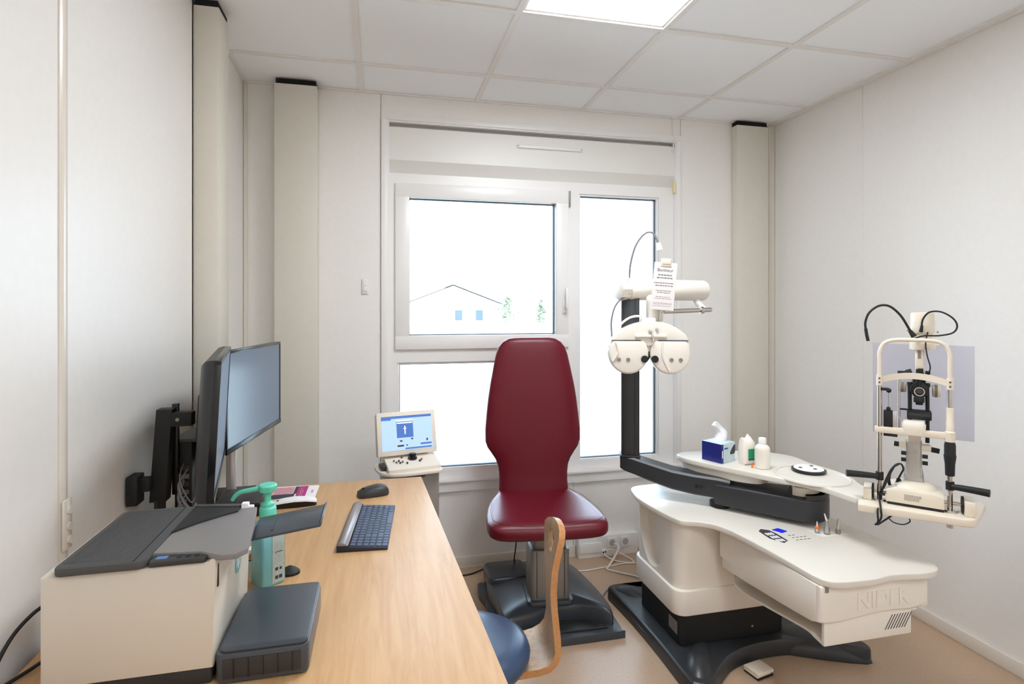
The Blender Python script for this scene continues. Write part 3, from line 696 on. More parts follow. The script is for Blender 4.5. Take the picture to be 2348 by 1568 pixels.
obj('shelf', G().prism(smooth_poly([(-0.135, -0.02), (-0.10, -0.08), (-0.04, -0.098), (0.05, -0.098), (0.115, -0.092), (0.122, -0.04), (0.122, 0.10), (0.0, 0.105), (-0.125, 0.10)], 4), 0.698, 0.7115, bev=0.003), console_cream, t, world=False)
obj('cabinet', G().box(-0.105, 0.112, -0.072, 0.09, 0.02, 0.698, 0.006), console_grey, t, world=False)
obj('front_recess', G().box(-0.085, -0.04, -0.0735, -0.072, 0.60, 0.69).box(-0.04, 0.05, -0.0735, -0.072, 0.682, 0.690), charcoal, t, world=False)
obj('foot_plate', G().box(-0.13, 0.13, -0.11, 0.115, 0.0, 0.02, 0.004), charcoal_dark, t, world=False)

# ================================================================== STOOL
sx, sy = 0.235, 1.575
t = thing('stool', 'round dark blue stool with a bent plywood backrest beside the desk', 'stool', (sx, sy, 0))
obj('seat', G().lathe([(0.02, 0.385), (0.150, 0.388), (0.172, 0.396), (0.182, 0.412), (0.184, 0.425), (0.178, 0.440), (0.160, 0.451), (0.12, 0.458), (0.06, 0.461), (0.008, 0.462)], (sx, sy, 0), n=48), stool_blue, t)
obj('seat_plate', G().cyl((sx, sy, 0.368), (sx, sy, 0.386), 0.12, n=28), black_matte, t)
# backrest: a ply strip bent up from under the seat, tapering to a rounded tip with a hand hole
prof = [(0.30, 0.377), (0.38, 0.377), (0.432, 0.378), (0.462, 0.384), (0.482, 0.398), (0.492, 0.420), (0.492, 0.46), (0.486, 0.53), (0.484, 0.58), (0.488, 0.64), (0.498, 0.69), (0.506, 0.723), (0.512, 0.746), (0.516, 0.760), (0.518, 0.767)]
wid = [(1.50, 1.69), (1.50, 1.69), (1.50, 1.69), (1.50, 1.69), (1.502, 1.688), (1.505, 1.685), (1.512, 1.67), (1.526, 1.652), (1.532, 1.646), (1.532, 1.646), (1.532, 1.646), (1.534, 1.641), (1.544, 1.630), (1.560, 1.615), (1.580, 1.596)]
TW = [0, 0, 0, 0.03, 0.08, 0.12, 0.15, 0.17, 0.16, 0.10, 0.0, -0.10, -0.2, -0.2, -0.2]
P = [Vector((p[0], 0, p[1])) for p in prof]
TH = 0.0095
def strip_ring(i, th):
    a = P[max(i - 1, 0)]; b = P[min(i + 1, len(P) - 1)]
    d = (b - a).normalized(); nrm = Vector((d.z, 0, -d.x))
    y0, y1 = wid[i]
    c = P[i]
    k0 = Vector((TW[i] * (y0 - 1.545), 0, 0)); k1 = Vector((TW[i] * (y1 - 1.545), 0, 0))
    return [c + nrm * th + Vector((0, y0, 0)) + k0, c + nrm * th + Vector((0, y1, 0)) + k1, c - nrm * th + Vector((0, y1, 0)) + k1, c - nrm * th + Vector((0, y0, 0)) + k0]
br = obj('backrest', G().loft([strip_ring(i, TH) for i in range(len(P))]), ply_face, t)
cutg = G().loft([[(x, 1.590 + 0.024 * math.cos(a * math.pi / 10), 0.705 + 0.034 * math.sin(a * math.pi / 10)) for a in range(20)] for x in (0.45, 0.56)])
bmesh.ops.translate(cutg.bm, vec=Vector((-sx, -sy, 0)), verts=cutg.bm.verts)
me = bpy.data.meshes.new('cutter'); cutg.bm.to_mesh(me); cutg.bm.free()
ct = bpy.data.objects.new('cutter', me); COL.objects.link(ct); ct.parent = t
def apply_cut(o, c):
    bpy.context.view_layer.update()
    md = o.modifiers.new('cut', 'BOOLEAN'); md.operation = 'DIFFERENCE'; md.object = c; md.solver = 'EXACT'
    new = bpy.data.meshes.new_from_object(o.evaluated_get(bpy.context.evaluated_depsgraph_get()))
    o.modifiers.clear(); o.data = new
    bpy.data.objects.remove(c)
    new.shade_smooth(); new.set_sharp_from_angle(angle=R(38))
apply_cut(br, ct)
# exposed ply edges
g = G()
for e in (0, 1):
    rings = []
    for i in range(len(P) - 1):
        r4 = strip_ring(i, TH * 1.02)
        a, b = (r4[0], r4[3]) if e == 0 else (r4[1], r4[2])
        off = Vector((0, -0.0012 if e == 0 else 0.0012, 0))
        rings.append([a, a + off, b + off, b])
    g.loft(rings)
obj('ply_edge', g, ply_edge, br)
obj('gas_column', G().cyl((sx, sy, 0.09), (sx, sy, 0.30), 0.025).cyl((sx, sy, 0.28), (sx, sy, 0.370), 0.014), black_gloss, t)
for k in range(5):
    a = R(72 * k + 20); c, s = math.cos(a), math.sin(a)
    lg = obj('leg', G().tube([(sx, sy, 0.105), (sx + 0.1 * c, sy + 0.1 * s, 0.095), (sx + 0.24 * c, sy + 0.24 * s, 0.07)], (0.022, 0.013), n=10), black_gloss, t)
    obj('caster', G().cyl((sx + 0.24 * c - 0.012 * s, sy + 0.24 * s + 0.012 * c, 0.0255), (sx + 0.24 * c + 0.012 * s, sy + 0.24 * s - 0.012 * c, 0.0255), 0.025, n=16).cyl((sx + 0.24 * c, sy + 0.24 * s, 0.03), (sx + 0.24 * c, sy + 0.24 * s, 0.072), 0.006, n=8), black_matte, lg)

# ================================================================== PATIENT CHAIR
cx, cy = 0.703, 2.44
t = thing('examination_chair', 'burgundy vinyl examination chair on a grey lifting column', 'chair', (cx, cy, 0), R(-6.8))
back = [(0.470, 0.150, 0.172, 0.022), (0.490, 0.164, 0.176, 0.030), (0.520, 0.168, 0.185, 0.036), (0.56, 0.166, 0.195, 0.038), (0.595, 0.167, 0.200, 0.040), (0.630, 0.172, 0.204, 0.041), (0.660, 0.184, 0.207, 0.042), (0.690, 0.204, 0.209, 0.042), (0.715, 0.222, 0.211, 0.042), (0.745, 0.2325, 0.213, 0.042), (0.80, 0.233, 0.217, 0.042), (0.87, 0.227, 0.222, 0.041), (0.95, 0.218, 0.228, 0.040), (1.02, 0.207, 0.233, 0.039), (1.10, 0.191, 0.240, 0.037), (1.16, 0.178, 0.245, 0.036), (1.195, 0.166, 0.248, 0.034), (1.220, 0.146, 0.250, 0.030), (1.236, 0.118, 0.251, 0.023), (1.242, 0.085, 0.251, 0.012)]
obj('backrest', G().loft([super_ring((0, y, z), hw, th, 'z', 44, 3.4) for z, hw, y, th in back]), vinyl_red, t, world=False, angle=60)
seat = [(0.222, 0.120, 0.490, 0.020), (0.212, 0.160, 0.490, 0.032), (0.17, 0.178, 0.490, 0.036), (0.12, 0.196, 0.488, 0.038), (0.05, 0.222, 0.485, 0.040), (-0.03, 0.240, 0.484, 0.041), (-0.12, 0.250, 0.485, 0.042), (-0.20, 0.252, 0.487, 0.043), (-0.245, 0.246, 0.487, 0.042), (-0.268, 0.234, 0.486, 0.036), (-0.281, 0.212, 0.484, 0.025), (-0.285, 0.18, 0.483, 0.010)]
rings = []
for y, hw, z, th in seat:
    rg = super_ring((0, y, z), hw, th, 'y', 48, 4.0)
    rings.append([(p[0], p[1], p[2] - (0.012 * math.cos(p[0] / hw * math.pi / 2) if p[2] > z else 0)) for p in rg])
obj('seat', G().loft(rings), vinyl_red, t, world=False, angle=60)
obj('seat_piping', G().tube([(-0.150, 0.155, 0.529), (-0.205, 0.05, 0.524), (-0.226, -0.08, 0.526), (-0.232, -0.19, 0.529), (-0.218, -0.245, 0.526), (-0.15, -0.268, 0.521), (0, -0.272, 0.517), (0.15, -0.268, 0.521), (0.218, -0.245, 0.526), (0.232, -0.19, 0.529), (0.226, -0.08, 0.526), (0.205, 0.05, 0.524), (0.150, 0.155, 0.529)], 0.0011, n=6), vinyl_red, t, world=False)
obj('seat_plate', G().box(-0.15, 0.15, -0.13, 0.17, 0.432, 0.447, 0.004), charcoal_dark, t, world=False)
cl = obj('column', G().prism(round_rect(-0.055, 0.118, -0.095, 0.07, 0.02, 4), 0.11, 0.335, bev=0.004), metal_grey, t, world=False)
obj('inner_column', G().prism(round_rect(-0.042, 0.106, -0.08, 0.06, 0.018, 4), 0.335, 0.433, bev=0.002), metal_grey, t, world=False)
obj('column_groove', G().box(-0.03, -0.026, -0.0965, -0.0945, 0.13, 0.33).box(0.092, 0.096, -0.0965, -0.0945, 0.13, 0.33), charcoal, cl, world=False)
obj('column_collar', G().prism(round_rect(-0.07, 0.133, -0.115, 0.085, 0.025, 4), 0.10, 0.122, bev=0.004), base_black, t, world=False)
plate = [(0.470, 2.22), (0.50, 2.205), (0.965, 2.195), (0.992, 2.205), (1.000, 2.235), (1.004, 2.32), (1.010, 2.45), (1.002, 2.58), (0.985, 2.70), (0.965, 2.79), (0.92, 2.835), (0.82, 2.845), (0.62, 2.835), (0.60, 2.76), (0.49, 2.745), (0.468, 2.72), (0.462, 2.64), (0.48, 2.54), (0.462, 2.40)]
bs = obj('base_plate', G().prism(smooth_poly(plate, 3), 0.0, 0.032, bev=0.008, seg=3), base_black, t)
hump = [(0.50, 2.30), (0.56, 2.285), (0.64, 2.30), (0.74, 2.335), (0.84, 2.32), (0.92, 2.275), (0.970, 2.245), (0.985, 2.29), (0.988, 2.42), (0.975, 2.58), (0.955, 2.70), (0.90, 2.79), (0.70, 2.80), (0.60, 2.72), (0.52, 2.69), (0.49, 2.60), (0.50, 2.46)]
hp = smooth_poly(hump, 3)
ctr = Vector((0.735, 2.50))
def toward(poly, f):
    return [(ctr.x + (p[0] - ctr.x) * f, ctr.y + (p[1] - ctr.y) * f) for p in poly]
obj('base_cover', G().loft([[(p[0], p[1], z) for p in toward(hp, f)] for f, z in ((1.0, 0.030), (0.992, 0.074), (0.975, 0.086), (0.93, 0.095), (0.70, 0.108), (0.45, 0.114))]), base_black, t)
obj('front_step', G().prism([(0.56, 2.240), (0.94, 2.225), (0.90, 2.275), (0.84, 2.305), (0.74, 2.318), (0.65, 2.300), (0.58, 2.27)], 0.030, 0.042, bev=0.004), charcoal_dark, t)
obj('rear_box', G().prism(round_rect(0.50, 0.70, 2.58, 2.76, 0.03, 4), 0.03, 0.125, bev=0.015, seg=3), base_black, t)
solo('column_cable', G().tube([(0.655, 2.62, 0.43), (0.648, 2.63, 0.34), (0.644, 2.66, 0.22), (0.645, 2.70, 0.14), (0.66, 2.74, 0.128)], 0.003), black_rubber, 'thin black cable hanging behind the chair column', 'cable')

# ================================================================== REFRACTION UNIT
u = thing('refraction_unit', 'large white ophthalmic refraction unit on a dark splayed base', 'medical unit', (1.45, 2.15, 0))
bp = smooth_poly([(1.075, 1.83), (1.085, 1.79), (1.125, 1.772), (1.165, 1.79), (1.23, 1.845), (1.32, 1.905), (1.45, 1.938), (1.60, 1.935), (1.73, 1.892), (1.81, 1.838), (1.855, 1.818), (1.885, 1.838), (1.872, 1.90), (1.81, 2.03), (1.79, 2.2), (1.82, 2.40), (1.885, 2.50), (1.86, 2.53), (1.74, 2.47), (1.45, 2.44), (1.25, 2.47), (1.14, 2.53), (1.07, 2.525), (1.062, 2.47), (1.075, 2.30), (1.080, 2.05)], 4)
obj('base', G().loft([[(p[0], p[1], z) for p in inset(bp, d)] for d, z in ((0.002, 0.0), (0.0, 0.004), (0.001, 0.044), (0.005, 0.054), (0.012, 0.059))], cap=False).prism(inset(bp, 0.012), 0.004, 0.059), unit_base, u, angle=24)
def ridge(path):
    rings = []
    for i, (x, y, w, h) in enumerate(path):
        a = Vector(path[max(i - 1, 0)][:2]); b = Vector(path[min(i + 1, len(path) - 1)][:2])
        d = (b - a).normalized(); sd = Vector((-d.y, d.x))
        rings.append([(x + sd.x * w * math.cos(math.pi * k / 12), y + sd.y * w * math.cos(math.pi * k / 12), 0.001 + h * math.sin(math.pi * k / 12) ** 0.75) for k in range(13)])
    return rings
for path in (((1.26, 2.02, 0.05, 0.058), (1.19, 1.93, 0.055, 0.086), (1.145, 1.86, 0.055, 0.084), (1.125, 1.815, 0.045, 0.062), (1.118, 1.786, 0.030, 0.034), (1.116, 1.776, 0.012, 0.012)),
             ((1.20, 2.38, 0.05, 0.058), (1.145, 2.44, 0.05, 0.082), (1.105, 2.485, 0.045, 0.066), (1.082, 2.512, 0.030, 0.040), (1.072, 2.524, 0.012, 0.012)),
             ((1.56, 2.06, 0.09, 0.058), (1.68, 1.985, 0.085, 0.072), (1.76, 1.925, 0.070, 0.066), (1.82, 1.873, 0.048, 0.044), (1.862, 1.836, 0.026, 0.020), (1.878, 1.824, 0.010, 0.006))):
    obj('foot', G().loft(ridge(path)), unit_base, u)
obj('base_groove', G().tube([(1.082, 2.36, 0.052), (1.079, 2.28, 0.036), (1.080, 2.19, 0.030), (1.084, 2.12, 0.046), (1.095, 2.10, 0.058)], 0.003), base_black, u)
kb = obj('kick_box', G().prism(round_rect(1.148, 1.62, 1.998, 2.345, 0.02, 4), 0.062, 0.195), black_matte, u)
obj('rating_plate', G().box(1.1465, 1.1482, 2.02, 2.085, 0.095, 0.145), metal_grey, kb)
obj('screw', G().cyl((1.47, 1.9965, 0.10), (1.47, 1.9985, 0.10), 0.005, n=10), metal_chrome, kb)
obj('pedestal_skirt', G().prism(round_rect(1.118, 1.655, 1.972, 2.36, 0.05, 8), 0.188, 0.288, bev=0.006, seg=3), plastic_white, u)
pd = obj('pedestal', G().prism(round_rect(1.126, 1.648, 1.98, 2.352, 0.055, 8), 0.28, 0.548), plastic_white, u)
U = [(2.312, 0.60), (2.312, 0.50), (2.298, 0.42), (2.268, 0.35), (2.228, 0.308), (2.185, 0.297), (2.140, 0.315), (2.105, 0.37), (2.082, 0.45), (2.070, 0.53), (2.070, 0.60)]
cg = G().prism([(p[0], p[1]) for p in smooth_poly(U, 3)], 1.05, 1.168, plane='yz')
bmesh.ops.translate(cg.bm, vec=-Vector(u.location), verts=cg.bm.verts)
me = bpy.data.meshes.new('cutter'); cg.bm.to_mesh(me); cg.bm.free()
ct = bpy.data.objects.new('cutter', me); COL.objects.link(ct); ct.parent = u
apply_cut(pd, ct)
table = [(1.092, 2.30), (1.084, 2.22), (1.095, 2.10), (1.120, 1.985), (1.140, 1.955), (1.185, 1.937), (1.225, 1.905), (1.252, 1.85), (1.266, 1.78), (1.280, 1.66), (1.288, 1.55), (1.292, 1.47), (1.305, 1.43), (1.340, 1.411), (1.40, 1.406), (1.46, 1.404), (1.52, 1.413), (1.58, 1.409), (1.64, 1.400), (1.69, 1.405), (1.722, 1.430), (1.735, 1.48), (1.738, 1.56), (1.728, 1.66), (1.718, 1.78), (1.72, 1.95), (1.725, 2.15), (1.715, 2.32), (1.68, 2.385), (1.55, 2.398), (1.35, 2.40), (1.20, 2.398), (1.12, 2.375)]
tp = smooth_poly(table, 4)
tt = obj('table_top', G().prism(tp, 0.549, 0.570, bev=0.0035, seg=3), top_white, u)
cab = obj('cabinet', G().prism([(1.302, 1.462), (1.312, 1.45), (1.665, 1.45), (1.69, 1.475), (1.69, 1.94), (1.285, 1.94)], 0.428, 0.549), plastic_white, u)
obj('side_panel', G().prism([(1.449, 0.548), (1.449, 0.437), (1.47, 0.428), (1.60, 0.414), (1.78, 0.398), (1.93, 0.388), (1.93, 0.548)], 1.288, 1.303, plane='yz', bev=0.003), plastic_white, u)
fpts = [(1.2885, 0.548), (1.2885, 0.440), (1.315, 0.434), (1.36, 0.433), (1.42, 0.438), (1.48, 0.444), (1.55, 0.446), (1.62, 0.441), (1.665, 0.445), (1.685, 0.455), (1.690, 0.548)]
fp = obj('front_panel', G().prism(fpts, 1.434, 1.452, plane='xz', bev=0.008, seg=4), plastic_white, u)
obj('lettering', G().text('NIDEK', 0.068, 0.0026, Matrix.Translation((1.52, 1.4335, 0.488)) @ Matrix.Rotation(R(90), 4, 'X') , bold=0.0022), plastic_white, fp)
obj('corner_piece', G().box(1.672, 1.702, 1.441, 1.475, 0.437, 0.548, 0.008), plastic_white, u)
obj('bracket', G().box(1.306, 1.318, 1.4315, 1.4345, 0.530, 0.548, 0.001), metal_grey, fp)
# open tray slung under the cabinet: curved sheet, vented front
tray_path = [(1.452, 0.362), (1.48, 0.366), (1.515, 0.371), (1.587, 0.362), (1.69, 0.347), (1.80, 0.333), (1.865, 0.332), (1.888, 0.345), (1.893, 0.385), (1.893, 0.42)]
outer = smooth_path([(p[0], p[1], 0) for p in tray_path], 4)
rings = [[(1.312, p.x, p.y), (1.645, p.x, p.y), (1.645, p.x, p.y + 0.007), (1.312, p.x, p.y + 0.007)] for p in outer]
tr = obj('under_tray', G().loft(rings), plastic_white, u)
obj('tray_front', G().box(1.312, 1.638, 1.444, 1.456, 0.360, 0.452, 0.003), plastic_white, tr)
obj('tray_wall', G().box(1.635, 1.645, 1.456, 1.92, 0.37, 0.44), plastic_white, tr)
for k in range(8):
    x = 1.535 + k * 0.0105
    obj('vent_slot', G().prism([(x, 0.384), (x + 0.0028, 0.384), (x + 0.0308, 0.428), (x + 0.028, 0.428)], 1.4432, 1.4442, plane='xz'), charcoal, tr)
# flat control stickers printed on the table top
zt = 0.5702
cp = obj('control_panel', G().prism([(1.352, 1.800), (1.372, 1.816), (1.395, 1.800), (1.40, 1.765), (1.398, 1.705), (1.372, 1.690), (1.348, 1.735)], zt, zt + 0.0008), print_dark, tt)
for k in range(9):
    x = 1.362 + 0.011 * (k % 3); y = 1.712 + 0.028 * (k // 3)
    obj('touch_key', G().prism(round_rect(x - 0.004, x + 0.004, y - 0.010, y + 0.010, 0.002, 2), zt + 0.0008, zt + 0.0014), paper_white, cp)
obj('blue_display', G().prism([(1.408, 1.80), (1.438, 1.806), (1.452, 1.775), (1.424, 1.766)], zt, zt + 0.002), mat('lit blue key', (20, 40, 200), 0.2, emit=0.5), tt)
for k in range(10):
    x = 1.43 + 0.016 * (k % 4); y = 1.70 + 0.02 * (k // 4)
    obj('print_mark', G().box(x, x + 0.010, y, y + 0.004, zt, zt + 0.0006), print_grey, tt)
obj('well_rim', G().prism([(1.528, 1.768), (1.540, 1.700), (1.648, 1.698), (1.636, 1.766)], zt - 0.0002, zt + 0.002, bev=0.001), plastic_white, tt)

# swing arm: two black beams from the pivot to the post
def beam(path, n=5):
    rings = []
    for i, (c, hw, z0, z1) in enumerate(path):
        a = Vector(path[max(i - 1, 0)][0]); b = Vector(path[min(i + 1, len(path) - 1)][0])
        d = (b - a).normalized(); s = Vector((-d.y, d.x)); c = Vector(c); r = 0.008
        L = c + s * hw; Rr = c - s * hw; Li = c + s * (hw - r); Ri = c - s * (hw - r)
        rings.append([(L.x, L.y, z0 + r), (L.x, L.y, z1 - r), (Li.x, Li.y, z1), (Ri.x, Ri.y, z1), (Rr.x, Rr.y, z1 - r), (Rr.x, Rr.y, z0 + r), (Ri.x, Ri.y, z0), (Li.x, Li.y, z0)])
    return rings
piv = Vector((1.595, 1.868))
e0 = Vector((1.36, 2.078))
dv = (piv - e0).normalized(); sv = Vector((-dv.y, dv.x))
a0 = math.degrees(math.atan2(dv.y, dv.x))
poly = [tuple(e0 + sv * 0.050), tuple(e0 - sv * 0.050)] + arc(piv.x, piv.y, 0.094, a0 - 90, a0 + 90, 14)
ml = obj('lower_arm', G().prism(poly, 0.588, 0.672, bev=0.008, seg=3), arm_black, u)
obj('arm_rim', G().prism(arc(piv.x, piv.y, 0.0935, a0 - 80, a0 + 80, 14) + arc(piv.x, piv.y, 0.082, a0 + 80, a0 - 80, 14), 0.672, 0.686), arm_black, ml)
obj('arm_foot', G().cyl((1.37, 2.07, 0.5705), (1.37, 2.07, 0.590), 0.04, n=24), black_matte, ml)
el = Vector((1.078, 2.302))
q = [((1.405, 2.040), 0.046, 0.668, 0.690), ((1.37, 2.072), 0.047, 0.612, 0.694), ((1.30, 2.135), 0.045, 0.612, 0.694), ((1.225, 2.190), 0.043, 0.622, 0.702), ((1.15, 2.245), 0.042, 0.645, 0.722), ((1.095, 2.286), 0.041, 0.667, 0.738), ((1.065, 2.309), 0.040, 0.676, 0.744), ((1.048, 2.322), 0.034, 0.684, 0.744)]
ua = obj('upper_arm', G().loft(beam(q)), arm_black, u)
for s in (0, 0.014):
    obj('arm_screw', G().cyl((1.292 - s, 2.081 + s * 0.75, 0.652), (1.288 - s, 2.078 + s * 0.75, 0.652), 0.006, n=10), black_matte, ua)
Mp = Matrix.Translation((el.x, el.y, 0)) @ Matrix.Rotation(R(-22), 4, 'Z')
po = obj('post', G().box(-0.039, 0.039, -0.036, 0.036, 0.742, 1.430, 0.004, M=Mp), arm_black, u)
obj('post_rail', G().box(-0.030, 0.012, -0.040, -0.036, 0.75, 1.42, 0.001, M=Mp).box(0.020, 0.024, -0.039, -0.036, 0.75, 1.42, M=Mp), arm_black, po)
obj('post_foot', G().box(-0.046, 0.043, -0.042, 0.042, 0.738, 0.746, 0.002, M=Mp), arm_black, po)
obj('chrome_hub', G().cyl((piv.x, piv.y, 0.670), (piv.x, piv.y, 0.724), 0.052, n=32), metal_chrome, u)
obj('hub_block', G().prism(arc(piv.x, piv.y, 0.062, a0 - 120, a0 + 40, 14), 0.674, 0.706), plastic_cream, u)
# upper table on the arm, with a turntable ring and a black-rimmed disc
upper = [(1.272, 2.20), (1.276, 2.25), (1.33, 2.278), (1.42, 2.268), (1.55, 2.245), (1.66, 2.205), (1.728, 2.14), (1.748, 2.075), (1.742, 1.99), (1.755, 1.90), (1.75, 1.80), (1.715, 1.72), (1.690, 1.655), (1.64, 1.61), (1.582, 1.588), (1.566, 1.62), (1.556, 1.70), (1.528, 1.772), (1.47, 1.845), (1.40, 1.955), (1.325, 2.075), (1.285, 2.15)]
up = smooth_poly(upper, 4)
ut = obj('swing_table', G().prism(up, 0.724, 0.745, bev=0.0035, seg=3), top_white, u)
obj('table_underside', G().prism(inset(smooth_poly([(1.285, 2.19), (1.30, 2.24), (1.42, 2.25), (1.62, 2.20), (1.66, 2.08), (1.50, 1.95), (1.42, 1.97), (1.34, 2.08)], 4), 0.004), 0.690, 0.725), plastic_white, ut)
rc = (1.612, 1.835)
obj('ring_rim', G().lathe([(0.128, -0.001), (0.130, 0.004), (0.134, 0.006), (0.138, 0.004), (0.140, -0.001)], (rc[0], rc[1], 0.745), n=56, sx=0.92, sy=1.0), top_white, ut)
dc = obj('pivot_disc', G().lathe([(0.058, 0.0), (0.062, 0.002), (0.062, 0.009), (0.055, 0.011), (0.01, 0.011)], (1.645, 1.890, 0.746), n=44), black_gloss, ut)
obj('disc_face', G().lathe([(0.054, 0.0), (0.054, 0.0012), (0.004, 0.0016)], (1.645, 1.890, 0.757), n=40), paper_white, dc)
for dx, dy in ((-0.028, 0.012), (0.012, -0.020), (0.03, 0.02)):
    obj('disc_screw', G().cyl((1.645 + dx, 1.89 + dy, 0.7585), (1.645 + dx, 1.89 + dy, 0.760), 0.007, n=12), charcoal, dc)
# slit lamp table at the end of the swing table
SO = Vector((1.707, 1.4965, 0)); SA = R(-47.8)
SM = Matrix.Translation(SO) @ Matrix.Rotation(SA, 4, 'Z')
def sw(x, y):
    v = SM @ Vector((x, y, 0)); return (v.x, v.y)
stp = [sw(*p) for p in ((-0.152, -0.082), (-0.12, -0.079), (0.11, -0.060), (0.140, -0.056), (0.152, -0.046), (0.172, 0.03), (0.196, 0.15), (0.185, 0.176), (0.06, 0.178), (-0.06, 0.165), (-0.125, 0.115), (-0.158, 0.02))]
st = obj('instrument_table', G().prism(stp, 0.714, 0.740, bev=0.005, seg=3), plastic_cream, u)
obj('table_rail', G().box(-0.118, 0.128, -0.030, 0.05, 0.706, 0.714, 0.001, M=SM), metal_grey, st)
obj('rail_stud', G().cyl(SM @ Vector((0.094, 0.0, 0.688)), SM @ Vector((0.094, 0.0, 0.714)), 0.009, n=14), metal_chrome, st)

# tube head carrying the phoropter
tb0 = Vector((1.010, 2.279, 1.468)); tb1 = Vector((1.462, 2.328, 1.468)); td = (tb1 - tb0).normalized()
tbx = obj('cross_tube', G().cyl(tb0 + td * 0.045, tb1, 0.047, n=36, bev=0.012), plastic_white, u)
obj('tube_cap', G().cyl(tb0, tb0 + td * 0.046, 0.047, n=8, bev=0.004), plastic_white, tbx)
obj('hanger', G().tube([tb0 + td * 0.405 + Vector((0, 0, -0.04)), tb0 + td * 0.405 + Vector((0.0, -0.02, -0.06)), tb0 + td * 0.425 + Vector((0, -0.04, -0.085))], (0.02, 0.012), n=12), plastic_white, tbx)
rod_a = Vector((1.185, 2.235, 1.372)); rod_b = Vector((1.452, 2.262, 1.380))
obj('carrier_rod', G().cyl(rod_a, rod_b, 0.010, n=16).cyl(rod_a + (rod_b - rod_a) * 0.78, rod_a + (rod_b - rod_a) * 0.84, 0.016, n=16), metal_chrome, u)
obj('drop_link', G().box(1.128, 1.196, 2.215, 2.255, 1.33, 1.425, 0.006).cyl((1.15, 2.235, 1.40), (1.15, 2.27, 1.44), 0.018), plastic_white, u)
obj('lamp_cable', G().tube([(1.068, 2.287, 1.513), (1.072, 2.285, 1.58), (1.092, 2.275, 1.66), (1.128, 2.262, 1.712), (1.162, 2.252, 1.715), (1.182, 2.245, 1.675), (1.186, 2.242, 1.655)], 0.0045, n=10), cable_grey, u)
obj('lamp_nozzle', G().cyl((1.184, 2.243, 1.672), (1.190, 2.240, 1.640), 0.010, 0.013, n=14), plastic_cream, u)
obj('cable_gland', G().cyl((1.068, 2.287, 1.512), (1.068, 2.287, 1.519), 0.017, n=16), plastic_white, u)

# ------------------------------------------------------------------ phoropter
ph = thing('phoropter', 'white twin-lens phoropter head hanging from the unit', 'phoropter', (1.112, 2.195, 1.216), R(-18))
obj('bridge', G().prism(smooth_poly([(-0.166, 0.012), (-0.150, 0.050), (-0.10, 0.088), (-0.05, 0.108), (0.0, 0.115), (0.05, 0.112), (0.10, 0.095), (0.150, 0.058), (0.166, 0.015), (0.158, 0.006), (0.10, 0.022), (0.04, 0.030), (0.0, 0.012), (-0.04, 0.026), (-0.10, 0.016), (-0.158, 0.004)], 4), -0.03, 0.05, plane='xz', bev=0.010, seg=3), plastic_white, ph, world=False)
for sgn in (-1, 1):
    c = 0.087 * sgn
    pts = []
    for k in range(40):
        a = 2 * math.pi * k / 40
        x = 0.083 * math.cos(a); z = 0.086 * math.sin(a) - 0.020
        z = min(z, 0.036)
        pts.append((c + x, z))
    hs = obj('lens_housing', G().prism(pts, -0.036, 0.045, plane='xz', bev=0.010, seg=3), plastic_white, ph, world=False)
    obj('seam_line', G().box(c - 0.062 + 0.01 * sgn, c + 0.062 + 0.01 * sgn, -0.0345, -0.031, 0.0345, 0.0375), charcoal, hs, world=False)
    obj('face_ridge', G().tube([(c + sgn * 0.052 * -1 * -1, -0.036, 0.028), (c + sgn * 0.044, -0.039, -0.012), (c + sgn * 0.066, -0.037, -0.052)] if sgn < 0 else [(c - 0.034, -0.036, 0.028), (c - 0.034, -0.038, -0.03), (c - 0.006, -0.036, -0.092)], 0.005, n=8), plastic_white, hs, world=False)
    ap = obj('eyepiece', G().cyl((c - sgn * 0.066, -0.034, -0.042), (c - sgn * 0.066, -0.041, -0.042), 0.015, n=22), black_gloss, hs, world=False)
    for dx in (0.002, 0.040):
        obj('dial', G().cyl((c + sgn * dx, -0.034, -0.045), (c + sgn * dx, -0.0385, -0.045), 0.0085, n=16), metal_grey, hs, world=False)
obj('scale_bar', G().box(-0.06, 0.07, -0.040, -0.028, 0.048, 0.060, 0.003), plastic_white, ph, world=False)
obj('adjust_screw', G().cyl((0.008, -0.036, 0.075), (0.014, -0.048, 0.030), 0.004, n=10).cyl((0.030, -0.03, 0.082), (0.030, -0.040, 0.082), 0.006, n=12).cyl((0.0, -0.03, 0.074), (0.0, -0.04, 0.074), 0.005, n=12), metal_chrome, ph, world=False)
obj('mount', G().box(-0.03, 0.03, -0.01, 0.035, 0.108, 0.130, 0.005), plastic_white, ph, world=False)
obj('pivot_boss', G().cyl((0.0, 0.01, 0.018), (0.0, 0.01, -0.012), 0.022, n=20), plastic_white, ph, world=False)
obj('support_stem', G().cyl((0.048, 0.01, 0.10), (0.052, 0.012, 0.158), 0.006, n=12), metal_chrome, ph, world=False)
obj('forehead_cable', G().tube([(-0.135, 0.02, 0.062), (-0.115, 0.02, 0.10), (-0.08, 0.02, 0.128), (-0.045, 0.02, 0.137), (-0.01, 0.02, 0.132)], 0.005, n=8), cable_white, ph, world=False)
obj('rear_cable', G().tube([(-0.075, 0.03, 0.235), (-0.13, 0.03, 0.19), (-0.152, 0.03, 0.12), (-0.150, 0.03, 0.04)], 0.004, n=8), cable_grey, ph, world=False)
obj('centre_cable', G().tube([(0.0, 0.0, 0.0), (0.004, 0.0, -0.025), (-0.004, 0.0, -0.05)], 0.005, n=8), charcoal_dark, ph, world=False)

